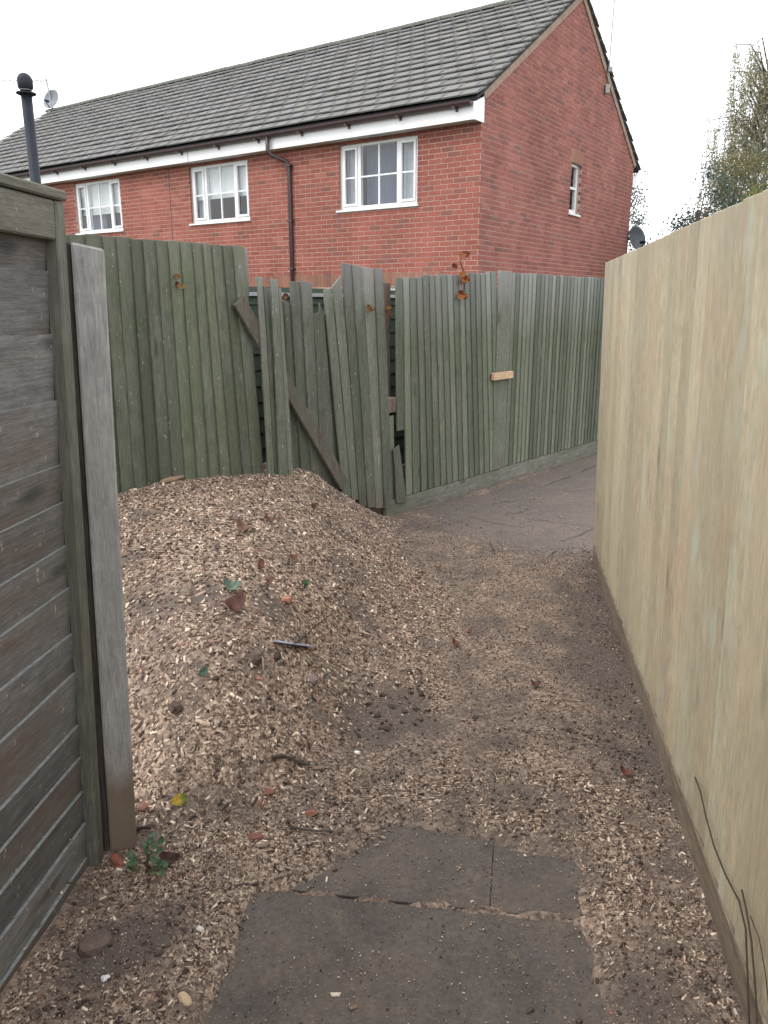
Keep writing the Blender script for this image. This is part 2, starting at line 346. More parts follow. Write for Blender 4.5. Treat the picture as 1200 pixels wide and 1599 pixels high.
def grid(x0, x1, y0, y1, st, zf, keep=None):
    xs = np.arange(x0, x1 + st, st); ys = np.arange(y0, y1 + st, st); X, Y = np.meshgrid(xs, ys); nx, ny = len(xs), len(ys)
    X, Y = X.ravel(), Y.ravel(); Z = zf(X, Y); i = np.arange(nx * ny).reshape(ny, nx)
    F = np.c_[i[:-1, :-1].ravel(), i[:-1, 1:].ravel(), i[1:, 1:].ravel(), i[1:, :-1].ravel()]
    if keep is not None:
        k = keep(X, Y); F = F[k[F].all(1)]
        used = np.unique(F); mp = np.full(nx * ny, -1); mp[used] = np.arange(len(used)); F = mp[F]; X, Y, Z = X[used], Y[used], Z[used]
    return X, Y, Z, F
# open ground out to the horizon
t = NT('rough_grass_ground', .95, .1); _n = t.noise(t.vec(), 3, 6); t.col(t.mix(_n, (.05, .065, .03), (.10, .085, .055))); t.bump(t.noise(t.vec(), 40, 4), .5, .03)
tag(MB().add([(-300, -300, -.08), (300, -300, -.08), (300, 400, -.08), (-300, 400, -.08)], [(0, 1, 2, 3)]).build('ground', t.m), kind='structure')
# litter layer
def chipmask(x, y, h):                               # share of pale chips against dark soil
    m = .52 + .22 * sstep(.02, .12, h) + .22 * fbm(x, y, 1.7, 4, 11) + .65 * fbm(x, y, 9, 3, 12)
    fx = 1.321 + (y - 4.6) * math.tan(R_(8.84)) - x  # distance to the pale fence
    m -= .45 * sstep(.40, .05, fx) * sstep(1.7, 2.6, y)
    m -= .05 * sstep(-.35, -.75, x) * sstep(2.0, 1.5, y)
    m -= .08 * sstep(.06, .02, h) * sstep(-.35, -.05, x)
    for px, py, r in [(230, 1050, .09), (330, 1110, .09), (430, 1090, .08), (250, 900, .12), (330, 880, .10), (230, 980, .10), (545, 900, .09), (575, 1010, .09), (595, 1120, .16), (620, 1085, .1), (560, 960, .12), (590, 805, .35), (525, 890, .1), (270, 1110, .12), (985, 1020, .25), (165, 1470, .10), (262, 1410, .10)]:
        c = gnd(px, py, .05); m -= .55 * np.exp(-((x - c[0]) ** 2 + (y - c[1]) ** 2) / r ** 2)
    return np.clip(m, .02, 1)
def in_litter(X, Y): return ((X - FP[0]) * FN[0] + (Y - FP[1]) * FN[1] > -.18)
X, Y, Z, F = grid(-3.2, 2.4, .7, 8.6, .02, litter, in_litter)
H = mound(X, Y); CM = chipmask(X, Y, H)
t = NT('soil_and_sawdust', .95, .15)
v1 = t.voro(t.vec(), 95, 'Color'); v2 = t.voro(t.vec((1, 1.6, 1)), 210, 'Color')
pal = [(.0, (.045, .033, .026)), (.25, (.12, .088, .068)), (.48, (.25, .182, .138)), (.7, (.40, .305, .23)), (1., (.58, .48, .37))]
ca = t.ramp(t.xyz(v1)[0], pal); cb = t.ramp(t.xyz(v2)[1], pal)
chips = t.mix(1., t.mix(.28, ca, cb), (1.0, .96, .94), 'MULTIPLY')
soil = t.mix(t.noise(t.vec(), 22, 6, .7), (.066, .053, .047), (.145, .117, .100)); soil = t.mix(t.range(t.noise(t.vec(), 160, 2), .60, .68, 0, .7), soil, (.36, .27, .19))
t.col(t.mix(t.xyz(t.tint())[0], soil, chips)); t.bump(t.math('ADD', t.noise(t.vec(), 70, 5, .7), t.xyz(v2)[1]), .6, .008)
tag(np_obj('wood_chip_mound', np.c_[X, Y, Z], F, t.m, tint=np.c_[CM, CM, CM], smooth=True), kind='structure')
# asphalt path round the corner
t = NT('worn_asphalt', .9, .25)
_n = t.noise(t.vec(), 9, 6, .7); _g = t.voro(t.vec(), 140, 'Color'); _b = t.noise(t.vec(), 1.6, 4)
c = t.mix(t.range(_n, .3, .7), (.086, .069, .058), (.140, .114, .096)); c = t.mix(.35, c, t.ramp(t.xyz(_g)[0], [(0, (.05, .045, .045)), (1, (.19, .165, .155))]))
c = t.mix(t.range(_b, .45, .7, 0, .6), c, (.165, .128, .10)); c = t.mix(t.range(t.noise(t.vec(), 130, 2), .62, .68, 0, .8), c, (.36, .28, .20))
c = t.mix(t.range(t.xyz(t.tint())[0], .2, 1, 0, .6), c, (.028, .022, .02)); t.col(c); t.bump(t.math('ADD', t.xyz(_g)[0], _n), .5, .006)
def asph_z(x, y):
    d = dist_lines(x + .02 * fbm(x, y, 9, 3, 4), y + .02 * fbm(x, y, 9, 3, 6), CRACKS); return -.004 + .008 * fbm(x, y, 1.5, 3, 9) + .002 * fbm(x, y, 40, 2, 2) - .014 * sstep(.016, .004, d)
X, Y, Z, F = grid(-.6, 4.4, 4.6, 11, .02, asph_z, lambda X, Y: ((X - FP[0]) * FN[0] + (Y - FP[1]) * FN[1] > .0))
dC = dist_lines(X + .02 * fbm(X, Y, 9, 3, 4), Y + .02 * fbm(X, Y, 9, 3, 6), CRACKS); cr = sstep(.020, .004, dC)
tag(np_obj('asphalt_path', np.c_[X, Y, Z], F, t.m, tint=np.c_[cr, cr, cr], smooth=True), kind='structure')
# paving slabs in the foreground
t = NT('dirty_paving', .9, .2)
_n = t.noise(t.vec(), 5, 6, .7); _g = t.noise(t.vec(), 60, 5, .7); _f = t.noise(t.vec(), 190, 2)
c = t.mix(t.range(_n, .3, .7), (.080, .068, .060), (.128, .109, .096)); c = t.mix(t.range(t.noise(t.vec(), 2.5, 4), .45, .68, 0, .75), c, (.125, .100, .080))
c = t.mix(1., c, t.ramp(_g, [(.3, .75), (.7, 1.2)]), 'MULTIPLY'); c = t.mix(t.range(_f, .66, .71, 0, .7), c, (.36, .28, .20)); c = t.mix(t.range(t.noise(t.vec((1, 1, 1), 0), 11, 6, .75), .54, .70, 0, .55), c, (.20, .155, .115))
t.col(c); t.bump(_g, .4, .006); m_slab = t.m
pav = empty('paving', (0, 0, 0), kind='structure')
A = [gnd(*q)[:2] for q in [(395, 1384), (520, 1398), (700, 1416), (934, 1440)]]     # the joint across the path
T0, T1 = gnd(575, 1266)[:2], gnd(925, 1338)[:2]                                    # far edge of the paving
def jl(u): return A[0] + (A[3] - A[0]) * u
def fl(u): return np.array([A[0][0] + .05, T0[1] + .03]) * (1 - u) + T1 * u
def slab(P, dz, tx, ty):
    m = MB(); c = np.mean(P, 0); P = [c + (p - c) * (1 - .0018 / np.linalg.norm(p - c)) for p in map(np.array, P)]
    zz = [dz + tx * (p[0] - c[0]) + ty * (p[1] - c[1]) for p in P]
    m.hexa([(*p, -.06) for p in P] + [(*p, z) for p, z in zip(P, zz)]); m.build('paving_slab', m_slab, pav, bevel=.0012)
for u0, u1, dz in [(0, .70, 0), (.7002, 1, .0)]: slab([jl(u0), jl(u1), fl(u1), fl(u0)], dz, random.uniform(-.003, .003), random.uniform(-.003, .003))
dn = np.array([0, -.60])
for r in range(3):
    for u0, u1, dz in [(-.06, 1.01, -.0005)]:
        o = np.array([-.012, -.006]) + dn * 1.01 * r; slab([jl(u0) + o + dn, jl(u1) + o + dn, jl(u1) + o, jl(u0) + o], dz, random.uniform(-.003, .003), random.uniform(-.003, .003))

# ------------------------------------------------------------------ brick house
HK = gnd(753, 190, 4.168); HK[2] = -.08
HA = 34.5
house = empty('brick_house', HK, -R_(HA), 'red brick terrace house with grey tiled roof and white windows beyond the green fence', 'house')
HX = np.array([math.cos(R_(HA)), -math.sin(R_(HA)), 0]); HY = np.array([math.sin(R_(HA)), math.cos(R_(HA)), 0])
def hw(x, y, z): return HK + HX * x + HY * y + np.array([0, 0, z])
G0 = .08                                            # house-local z of world z=0
HL, HD = 15.75, 7.09
EZ, RZ, RY, EY, EYB = 4.465 + G0, 6.93 + G0, 3.60, -.25, 7.45
def roof_z(y): return EZ + (RZ - EZ) * (1 - abs(y - RY) / (RY - EY))
Z0 = lambda z: z + G0
W1 = (-9.90, -8.34, Z0(3.11), Z0(4.135)); W2 = (-6.25, -4.71, Z0(3.11), Z0(4.135)); W3 = (-2.645, -1.105, Z0(3.12), Z0(4.14))
GW = (-2.45, -.95, Z0(.85), Z0(1.87)); GW2 = (-5.6, -3.95, Z0(.2), Z0(1.93)); W4 = (-14.2, -12.66, Z0(3.11), Z0(4.135))
front_open = [W1, W2, W3, W4, GW, GW2]
GAW = (3.53, 4.02, Z0(3.245), Z0(4.12)); REC = (6.72, HD + .01, 0, Z0(2.62))
def cells(mb, a0, a1, z0, z1, opens, fn):
    xs = sorted({a0, a1, *[o[0] for o in opens], *[o[1] for o in opens]}); zs = sorted({z0, z1, *[o[2] for o in opens], *[o[3] for o in opens]})
    xs = [x for x in xs if a0 <= x <= a1]; zs = [z for z in zs if z0 <= z <= z1]
    for xa, xb in zip(xs[:-1], xs[1:]):
        for za, zb in zip(zs[:-1], zs[1:]):
            cx, cz = (xa + xb) / 2, (za + zb) / 2
            if not any(o[0] < cx < o[1] and o[2] < cz < o[3] for o in opens): fn(mb, xa, xb, za, zb)
WT = Z0(4.40)
fw = MB(); cells(fw, -HL, -.004, 0, WT, front_open, lambda m, a, b, c, d: m.box(a, b, .004, .15, c, d))
fwall = fw.build('wall', m_mortar, house)
gw_ = MB(); cells(gw_, .151, HD, 0, WT, [GAW, (REC[0], HD, REC[2], REC[3])], lambda m, a, b, c, d: m.box(-.15, -.004, a, b, c, d))
gw_.hexa([(-.15, .0, WT), (-.004, .0, WT), (-.004, HD, WT), (-.15, HD, WT), (-.15, RY - .01, RZ - .06), (-.004, RY - .01, RZ - .06), (-.004, RY + .01, RZ - .06), (-.15, RY + .01, RZ - .06)])
gw_.box(-.40, -.30, 6.70, HD + .02, 0, REC[3])
gwall = gw_.build('wall', m_mortar, house)
bk = MB(); bk.box(-HL, -.16, HD - .12, HD, 0, WT); bk.box(-HL, -HL + .14, .151, HD - .13, 0, WT)
bk.build('wall', m_mortar, house)
def brick_col(gable=False):
    r = random.random()
    c = (.262, .092, .070) if r < .55 else (.240, .084, .065) if r < .82 else (.280, .108, .082) if r < .94 else (.195, .085, .070)
    if gable: c = (c[0] * 1.0, c[1] * 1.12, c[2] * 1.2)
    k = random.uniform(.98, 1.20); return tuple(x * k for x in c)
bricks = []                                         # (wall, a0, a1, z0, z1, shift)
def lay(wall, a_lo, a_hi, z_top, opens, clip=None):
    n = int(z_top / .075) + 1
    for i in range(n):
        z0 = i * .075 + .006; z1 = z0 + .063; zc = (z0 + z1) / 2
        lo, hi = a_lo, a_hi
        if clip:
            q = clip(z1)
            if not q: continue
            lo, hi = max(lo, q[0]), min(hi, q[1])
        iv = [(lo, hi)]
        for o in opens:
            if o[2] - .02 < zc < o[3] + .0:
                nv = []
                for a, b in iv:
                    if o[1] <= a or o[0] >= b: nv.append((a, b)); continue
                    if o[0] > a: nv.append((a, o[0]))
                    if o[1] < b: nv.append((o[1], b))
                iv = nv
        off = .1125 * (i % 2)
        for a, b in iv:
            k = math.floor((a - off) / .225)
            while True:
                p, q = k * .225 + off, k * .225 + off + .212; k += 1
                if p >= b: break
                p, q = max(p, a), min(q, b)
                if q - p > .035: bricks.append((wall, p, q, z0, min(z1, z_top), random.uniform(-.002, .001)))
soldier = [(-5.7, -.62, Z0(1.885), Z0(2.10))]
lay('f', -HL, -.0001, Z0(4.36), front_open + soldier)
def gclip(z):
    if z < WT: return (0.0, HD)
    f = (z - EZ + .10) / (RZ - EZ); a = EY + f * (RY - EY); return (a, 2 * RY - a) if a < RY - .05 else None
lay('g', .012, HD, RZ - .1, [GAW, (REC[0], HD + .1, -1, REC[3]), (GAW[0] - .05, GAW[1] + .05, GAW[3], GAW[3] + .225)], gclip)
def brick_world(b):
    ac = (b[1] + b[2]) / 2; zc = (b[3] + b[4]) / 2; return hw(ac, 0, zc) if b[0] == 'f' else hw(0, ac, zc)
cen = np.array([brick_world(b) for b in bricks]); U_, V_ = proj(cen)
dist = np.linalg.norm(cen - CAM, axis=1); nor = np.array([-HY if b[0] == 'f' else HX for b in bricks])
facing = np.abs(((CAM - cen) / dist[:, None] * nor).sum(1)); wid = np.array([b[2] - b[1] for b in bricks])
show = facing * wid / dist ** 2 * ((V_ < 425) & (V_ > 0) & (U_ > 120) & (U_ < 985))
top300 = set(np.argsort(-show)[:300].tolist())
def brick_box(m, b, c):
    if b[0] == 'f': m.box(b[1], b[2], b[5], .03, b[3], b[4], c)
    else: m.box(-.03, -b[5], b[1], b[2], b[3], b[4], c)
rest = MB(); protos = {}
for i, b in enumerate(bricks):
    if i in top300:
        key = (b[0], round(b[2] - b[1], 3), random.randrange(9))
        if key not in protos:
            m = MB(); brick_box(m, (b[0], 0, b[2] - b[1], 0, .063, 0), brick_col(b[0] == 'g')); protos[key] = m.mesh('brick', m_brick)
        o = bpy.data.objects.new('brick', protos[key]); col.objects.link(o); o.parent = fwall if b[0] == 'f' else gwall
        o.location = (b[1], b[5], b[3]) if b[0] == 'f' else (b[5], b[1], b[3])
    else: brick_box(rest, b, brick_col(b[0] == 'g'))
k = soldier[0]; x = k[0]
while x < k[1]:
    c = brick_col(); c = (c[0] * .95, c[1] * 1.35, c[2] * 1.25)
    rest.box(x, x + .065, -.003, .03, k[2] + .005, k[3] - .005, c); x += .075
x = GAW[0] - .05
while x < GAW[1] + .03:
    rest.box(-.03, .003, x, x + .065, GAW[3] + .008, GAW[3] + .22, (.33, .17, .12)); x += .075
z = 0
while z < REC[3] - .1:
    rest.box(-.31, -.294, 6.74, 6.94, z, z + .065, brick_col()); rest.box(-.31, -.294, 6.95, HD, z, z + .065, brick_col()); z += .075
tag(rest.build('brick', m_brick, house), kind='stuff')
# movement joint
MB().box(-6.84, -6.825, -.004, .02, Z0(1.9), Z0(4.16)).build('movement_joint', m_pvc_gap, house)
# roof deck and tiles
deck = MB()
for sgn in (1, -1):
    ya, yb = (EY + .05, RY) if sgn == 1 else (EYB - .05, RY)
    q = [(-HL - .08, ya, roof_z(ya) - .07), (.02, ya, roof_z(ya) - .07), (.02, yb, RZ - .07), (-HL - .08, yb, RZ - .07)]
    if sgn == -1: q = [q[1], q[0], q[3], q[2]]
    deck.hexa(q + [(a, b, c + .045) for a, b, c in q])
roof = deck.build('roof', flat('roof_deck', (.04, .04, .042), .9), house)
NR = 16; SLEN = math.hypot(RY - EY, RZ - EZ); EXP = SLEN / NR; PA = math.atan2(RZ - EZ, RY - EY)
def tile_mesh(wd, c):
    # local: x along eave, y up the slope, z out of the roof; lower end lifted onto the course below
    m = MB(); th = .022; l = EXP + .05
    m.hexa([(0, 0, .027), (wd, 0, .027), (wd, l, -.014), (0, l, -.014), (0, 0, .027 + th), (wd, 0, .027 + th), (wd, l, .010), (0, l, .010)], c)
    m.box(wd - .018, wd - .004, .0, l * .55, .020 + th, .028 + th, c)
    return m
def tile_col():
    k = random.uniform(.85, 1.12); w_ = random.uniform(0, 1); c = (.172 + .014 * w_, .173, .178 - .006 * w_); return tuple(x * k for x in c)
tiles = []; TW = .30
for r in range(NR):
    x = -HL - .1 - (TW / 2 if r % 2 else 0)
    while x < .06:
        a, b = max(x, -HL - .1), min(x + TW - .004, .06)
        if b - a > .05: tiles.append((r, a, b))
        x += TW
rp = np.array([hw((a + b) / 2, EY + (RY - EY) * (r + .4) / NR, EZ + (RZ - EZ) * (r + .4) / NR) for r, a, b in tiles])
u_, v_ = proj(rp); dd = np.linalg.norm(rp - CAM, axis=1); ok = (v_ > -4) & (u_ > 0)
t300 = set(np.argsort(np.where(ok, dd, 1e9))[:300].tolist()); tp = {}
rest = MB(); ca_, sa_ = math.cos(PA), math.sin(PA)
def slope_pt(x, l, z, back=False):
    y = EY + l * ca_ - z * sa_; zz = EZ + l * sa_ + z * ca_
    return (x, 2 * RY - y if back else y, zz)
for i, (r, a, b) in enumerate(tiles):
    jig = random.uniform(-.004, .005)
    if i in t300:
        key = (round(b - a, 2), random.randrange(10))
        if key not in tp: tp[key] = tile_mesh(b - a, tile_col()).mesh('roof_tile', m_tile)
        o = bpy.data.objects.new('roof_tile', tp[key]); col.objects.link(o); o.parent = roof
        o.location = slope_pt(a, r * EXP, jig); o.rotation_euler = (PA + random.uniform(-.006, .006), 0, random.uniform(-.004, .004))
    else:
        m = tile_mesh(b - a, None); rest.add([slope_pt(p[0] + a, p[1] + r * EXP, p[2] + jig) for p in m.v], m.f, tile_col())
    if a > -6:
        m = tile_mesh(b - a, None); rest.add([slope_pt(p[0] + a, p[1] + r * EXP, p[2] + jig, True) for p in m.v], [f[::-1] for f in m.f], tile_col())
tag(rest.build('roof_tile', m_tile, roof), kind='stuff')
rm = None; x = -HL - .1
while x < .05:                                       # ridge tiles
    if rm is None:
        m = MB(); n = 9; vs = []; L_ = .44
        for e in (0, L_):
            for rr in (.125, .105):
                for k in range(n):
                    q = math.pi * (k / (n - 1)); vs.append((e, -rr * math.cos(q) * 1.0, rr * .8 * math.sin(q)))
        fs = []
        for k in range(n - 1):
            fs += [(k, k + 1, 2 * n + k + 1, 2 * n + k), (n + k + 1, n + k, 3 * n + k, 3 * n + k + 1), (k + 1, k, n + k, n + k + 1), (2 * n + k, 2 * n + k + 1, 3 * n + k + 1, 3 * n + k)]
        m.add(vs, fs, (.10, .105, .10)); rm = m.mesh('ridge_tile', m_tile)
    o = bpy.data.objects.new('ridge_tile', rm); col.objects.link(o); o.parent = roof; o.location = (x, RY, RZ - .02 + random.uniform(-.004, .006)); x += .45
vg = MB()                                            # mortared verge band on the gable
for bk_ in (False, True):
    P = [slope_pt(.018, .28, -.16, bk_), slope_pt(.018, SLEN - .02, -.16, bk_), slope_pt(.018, SLEN + .03, -.02, bk_), slope_pt(.018, .28, -.02, bk_)]
    Q = [(-.02, b, c) for a, b, c in P]
    vg.add(P + Q, [(0, 1, 2, 3), (7, 6, 5, 4), (0, 4, 5, 1), (1, 5, 6, 2), (2, 6, 7, 3), (3, 7, 4, 0)])
vg.build('verge', m_verge, roof)
# eaves
FY = -.21
MB().box(-HL, -.001, FY, FY + .02, Z0(4.172), Z0(4.375)).build('fascia', m_pvc, house)
MB().box(-HL, -.001, FY + .021, .0, Z0(4.175), Z0(4.19)).build('soffit', m_soffit, house)
MB().hexa([(-.03, FY - .012, Z0(4.165)), (.004, FY - .012, Z0(4.165)), (.004, .06, Z0(4.165)), (-.03, .06, Z0(4.165)), (-.03, FY - .012, Z0(4.40)), (.004, FY - .012, Z0(4.40)), (.004, .06, Z0(4.52)), (-.03, .06, Z0(4.52))]).build('box_end', m_pvc, house)
MB().box(-.5, .004, HD + .002, HD + .26, Z0(4.10), Z0(4.33)).build('box_end', m_pvc, house)
g = MB(); n = 8
for a, b in ((-HL, -.035),):
    vs = []
    for e in (a, b):
        for rr in (.058, .052):
            for k in range(n):
                q = math.pi * k / (n - 1); vs.append((e, FY - .062 - rr * math.cos(q), Z0(4.415) - rr * 1.15 * math.sin(q)))
    fs = []
    for k in range(n - 1):
        fs += [(k + 1, k, 2 * n + k, 2 * n + k + 1), (n + k, n + k + 1, 3 * n + k + 1, 3 * n + k), (k, k + 1, n + k + 1, n + k), (2 * n + k + 1, 2 * n + k, 3 * n + k, 3 * n + k + 1)]
    g.add(vs, fs)
gut = g.build('gutter', m_gutter, house, smooth=False)
for i in range(16):
    x = -.3 - i * .98; MB().box(x - .02, x + .02, FY - .128, FY - .001, Z0(4.335), Z0(4.352)).box(x - .02, x + .02, FY - .02, FY - .001, Z0(4.30), Z0(4.43)).build('gutter_bracket', m_gutter, gut)
MB().box(-6.03, -6.02, FY - .003, FY, Z0(4.172), Z0(4.375)).build('fascia_joint', m_pvc_gap, house)
dp = MB(); dp.tube([(-3.97, FY - .062, Z0(4.37)), (-3.97, FY - .062, Z0(4.14)), (-3.93, FY - .03, Z0(4.08)), (-3.75, -.06, Z0(3.99)), (-3.70, -.04, Z0(3.92)), (-3.70, -.04, .02)], .036, 10)
dpo = dp.build('downpipe', m_gutter, house, smooth=True)
for zz in (3.9, 3.0, 2.2): MB().box(-3.755, -3.645, -.085, .004, Z0(zz), Z0(zz) + .03).build('pipe_clip', m_gutter, dpo)
# windows
def make_window(o, mode, axis='f'):
    x0, x1, z0, z1 = o; W, Hh = x1 - x0, z1 - z0; y = .055
    def B(m, a, b, c, d, e, f): m.box(a, b, c, d, e, f)
    fr = MB(); f = .055
    B(fr, x0, x1, y, y + .07, z0, z0 + f); B(fr, x0, x1, y, y + .07, z1 - f, z1); B(fr, x0, x0 + f, y, y + .07, z0 + f, z1 - f); B(fr, x1 - f, x1, y, y + .07, z0 + f, z1 - f)
    cols = [x0 + f, x0 + W * .245, x0 + W * .5, x0 + W * .745, x1 - f]
    B(fr, cols[1] - .03, cols[1] + .03, y, y + .07, z0 + f, z1 - f); B(fr, cols[3] - .03, cols[3] + .03, y, y + .07, z0 + f, z1 - f)
    win = fr.build('window', m_pvc, house, bevel=.004)
    MB().box(x0 - .05, x1 + .03, -.035, y + .02, z0 - .03, z0 - .002).build('sill', m_pvc, win)
    zm = z0 + Hh * .49
    segs = [(cols[0], cols[1] - .03, True), (cols[1] + .03, cols[2], False), (cols[2], cols[3] - .03, False), (cols[3] + .03, cols[4], True)]
    for a, b, sash in segs:
        c, d = z0 + f, z1 - f
        if sash:
            s = MB(); q = .042
            B(s, a + .003, b - .003, y - .018, y + .03, c + .003, c + q); B(s, a + .003, b - .003, y - .018, y + .03, d - q, d - .003); B(s, a + .003, a + q, y - .018, y + .03, c + q, d - q); B(s, b - q, b - .003, y - .018, y + .03, c + q, d - q)
            s.build('sash', m_pvc, win, bevel=.004); a, b, c, d = a + q, b - q, c + q, d - q
        MB().box(a, b, y + .004, y + .03, zm - .012, zm + .012).build('glazing_bar', m_pvc, win)
        for e, g_ in ((c, zm - .012), (zm + .012, d)):
            MB().box(a, b, y + .016, y + .020, e, g_).build('pane', m_glass, win)
    MB().box(cols[2] - .013, cols[2] + .013, y + .002, y + .032, z0 + f, z1 - f).build('glazing_bar', m_pvc, win)
    # the room behind
    r = MB(); ry = 1.6
    r.add([(x0 - .4, .16, z0 - .5), (x1 + .4, .16, z0 - .5), (x1 + .4, ry, z0 - .5), (x0 - .4, ry, z0 - .5), (x0 - .4, .16, z1 + .1), (x1 + .4, .16, z1 + .1), (x1 + .4, ry, z1 + .1), (x0 - .4, ry, z1 + .1)],
          [(0, 1, 2, 3), (7, 6, 5, 4), (1, 5, 6, 2), (2, 6, 7, 3), (3, 7, 4, 0)])
    r.build('room', m_room_red if mode == 'red' else m_room, win)
    def drape(a, b, c, d, mat, yy, amp=.02, nm='curtain'):
        m = MB(); n = max(4, int((b - a) / .03)); vs = []; fs = []
        for k in range(n + 1):
            xx = a + (b - a) * k / n; dy = yy + amp * math.sin(k * 1.7) * (.6 + .4 * math.sin(k * .37)); vs += [(xx, dy, c), (xx, dy, d), (xx, dy + .006, c), (xx, dy + .006, d)]
        for k in range(n):
            i = 4 * k; fs += [(i, i + 4, i + 5, i + 1), (i + 3, i + 7, i + 6, i + 2), (i + 1, i + 5, i + 7, i + 3), (i + 2, i + 6, i + 4, i)]
        m.add(vs, fs).build(nm, mat, win)
    if mode == 'curtain':
        drape(x0 + .36, x0 + W * .74, z0 - .1, z1, m_curtain, .30); drape(x0 + W * .74, x1, z0 - .1, z1, m_net, .22); drape(x0, x0 + .16, z0 - .1, z1, m_net, .22)
    elif mode in ('red', 'blind'):
        k = .42 if mode == 'red' else .36
        drape(x0, x1, z0 + Hh * k, z1, m_blind, .145, .002, 'blind')
        if mode == 'red': drape(x0, x0 + W * .2, z0 - .1, z1, m_net, .22)
        if mode == 'blind': drape(x0, x0 + W * .45, z0 - .1, z1, m_curtain, .24)
    return win
make_window(W1, 'blind'); make_window(W2, 'red'); make_window(W3, 'curtain'); make_window(W4, 'blind'); make_window(GW, 'curtain'); make_window(GW2, 'curtain')
y0, y1, z0, z1 = GAW                                 # slit window in the gable
fr = MB(); f = .05
for a, b, c, d in ((y0, y1, z0, z0 + f + .03), (y0, y1, z1 - f, z1), (y0, y0 + f, z0 + f + .03, z1 - f), (y1 - f, y1, z0 + f + .03, z1 - f)): fr.box(-.13, -.065, a, b, c, d)
win = fr.build('window', m_pvc, house, bevel=.004); zm = (z0 + z1) / 2 + .02
MB().box(-.12, -.07, y0 + f, y1 - f, zm - .02, zm + .02).build('glazing_bar', m_pvc, win)
for c, d in ((z0 + f + .03, zm - .02), (zm + .02, z1 - f)): MB().box(-.10, -.095, y0 + f, y1 - f, c, d).build('pane', m_glass, win)
MB().box(-.07, .03, y0 - .03, y1 + .03, z0 - .035, z0 - .003).build('sill', m_pvc, win)
MB().add([(-.16, y0 - .2, z0 - .2), (-.16, y1 + .2, z0 - .2), (-1.2, y1 + .2, z0 - .2), (-1.2, y0 - .2, z0 - .2), (-.16, y0 - .2, z1 + .1), (-.16, y1 + .2, z1 + .1), (-1.2, y1 + .2, z1 + .1), (-1.2, y0 - .2, z1 + .1)],
         [(0, 1, 2, 3), (7, 6, 5, 4), (1, 5, 6, 2), (2, 6, 7, 3), (3, 7, 4, 0)]).build('room', m_room, win)

# dishes, aerials, flue
def dish(name, P, face, r, mat, label, arm_to=None, mast=None):
    o = empty('satellite_dish', P, 0, label, 'satellite dish')
    q = Vector(face).normalized().to_track_quat('Z', 'Y').to_matrix().to_4x4()
    prof = [(r * k / 6, .28 * r * (k / 6) ** 2) for k in range(0, 7)] + [(r * 1.02, .27 * r)] + [(r * k / 6, .28 * r * (k / 6) ** 2 - .012) for k in range(6, -1, -1)]
    prof[0] = (.001, 0); prof[-1] = (.001, -.012)
    MB().lathe(prof, 20, None, q).build('reflector', mat, o, smooth=True)
    tip = q @ Vector((0, -r * .55, r * .95)); st = q @ Vector((0, -r * .98, .25 * r))
    MB().tube([st, tip], .012, 6).build('feed_arm', m_black, o); MB().tube([tip - Vector((0, 0, .0)), tip + (q.to_3x3() @ Vector((0, .03, -.12)))], .032, 8).build('receiver', m_black, o)
    if arm_to is not None:
        a = Vector(arm_to) - Vector(P); MB().tube([q @ Vector((0, 0, -.01)), q @ Vector((0, 0, -.08)), a], .022, 8).build('bracket', m_black, o)
    return o
P = atdist(992, 373, hw(0.12, 7.3, 0)[1]); dish('d', P, (.55, -.83, .25), .27, m_dish, 'dark satellite dish at the far corner of the brick gable', hw(-.02, 7.0, P[2] - HK[2]))
P = hw(-10.35, -.32, Z0(3.72)); dish('d', P, (.9, -.3, .2), .22, m_dish_white, 'white satellite dish on the front wall left of the far window', hw(-10.35, .0, Z0(3.62)))
P = hw(-HL + .15, RY, Z0(7.22) ); rb = hw(-HL + .12, RY, RZ)
d3 = dish('d', P, (-.35, -.85, .3), .27, m_dish_pale, 'grey satellite dish on the roof ridge beside the black flue', None)
def aerial(base, top, boom_dir, L, label, ref=True, mr=.022):
    o = empty('tv_aerial', base, 0, label, 'tv aerial'); b = Vector(top) - Vector(base)
    MB().tube([(0, 0, 0), b], mr, 6).build('mast', m_metal, o)
    bd = Vector(boom_dir).normalized(); c0 = b - Vector((0, 0, .06)); side = Vector((-bd.y, bd.x, 0)).normalized()
    MB().tube([c0 - bd * .12, c0 + bd * L], .012, 6).build('boom', m_metal, o)
    for k in range(9):
        p = c0 + bd * (.25 + (L - .3) * k / 8); h_ = .13 - .004 * k
        MB().tube([p - side * h_, p + side * h_], .007, 5).build('element', m_metal, o)
    if ref:
        for s_ in (1, -1):
            p = c0 + bd * .08; q = p + Vector((0, 0, .38 * s_)) - bd * .1 * -1.4
            for k in (-.12, 0, .12): MB().tube([p + side * k, q + side * k], .008, 5).build('reflector_rod', m_metal, o)
    return o
tp_ = atdist(72, 122, rb[1]); aerial(rb - np.array([0, 0, .05]), tp_, (-.97, .2, .05), 2.0, 'grey television aerial on a mast over the far roof ridge')
P0 = hw(.05, 5.0, roof_z(5.0) - .25); P1 = hw(.08, 5.0, roof_z(5.0) + 2.2)
ta = aerial(P0, P1, (.6, .8, 0), 1.4, 'thin aerial mast clamped to the gable verge at the roof edge', mr=.013)
MB().box(-.02, .06, -.05, .02, .12, .20).box(-.05, .03, -.05, .03, -.25, -.1).build('clamp', m_metal, ta)
FB = atdist(55, 275, 9.0); fx, fy = FB[0], FB[1]
FTOP = atdist(36, 117, 9.0)
fl_ = empty('stove_flue', (fx, fy, -.08), 0, 'black stovepipe flue with a rounded cowl rising behind the left fence', 'flue')
hT = FTOP[2] + .18; lean = Vector((FTOP[0] - fx, 0, 0)); kk = (FB[2] + .08) / hT
fr_ = .055
base_x = lean.x * (-kk) / (1 - kk) * 0
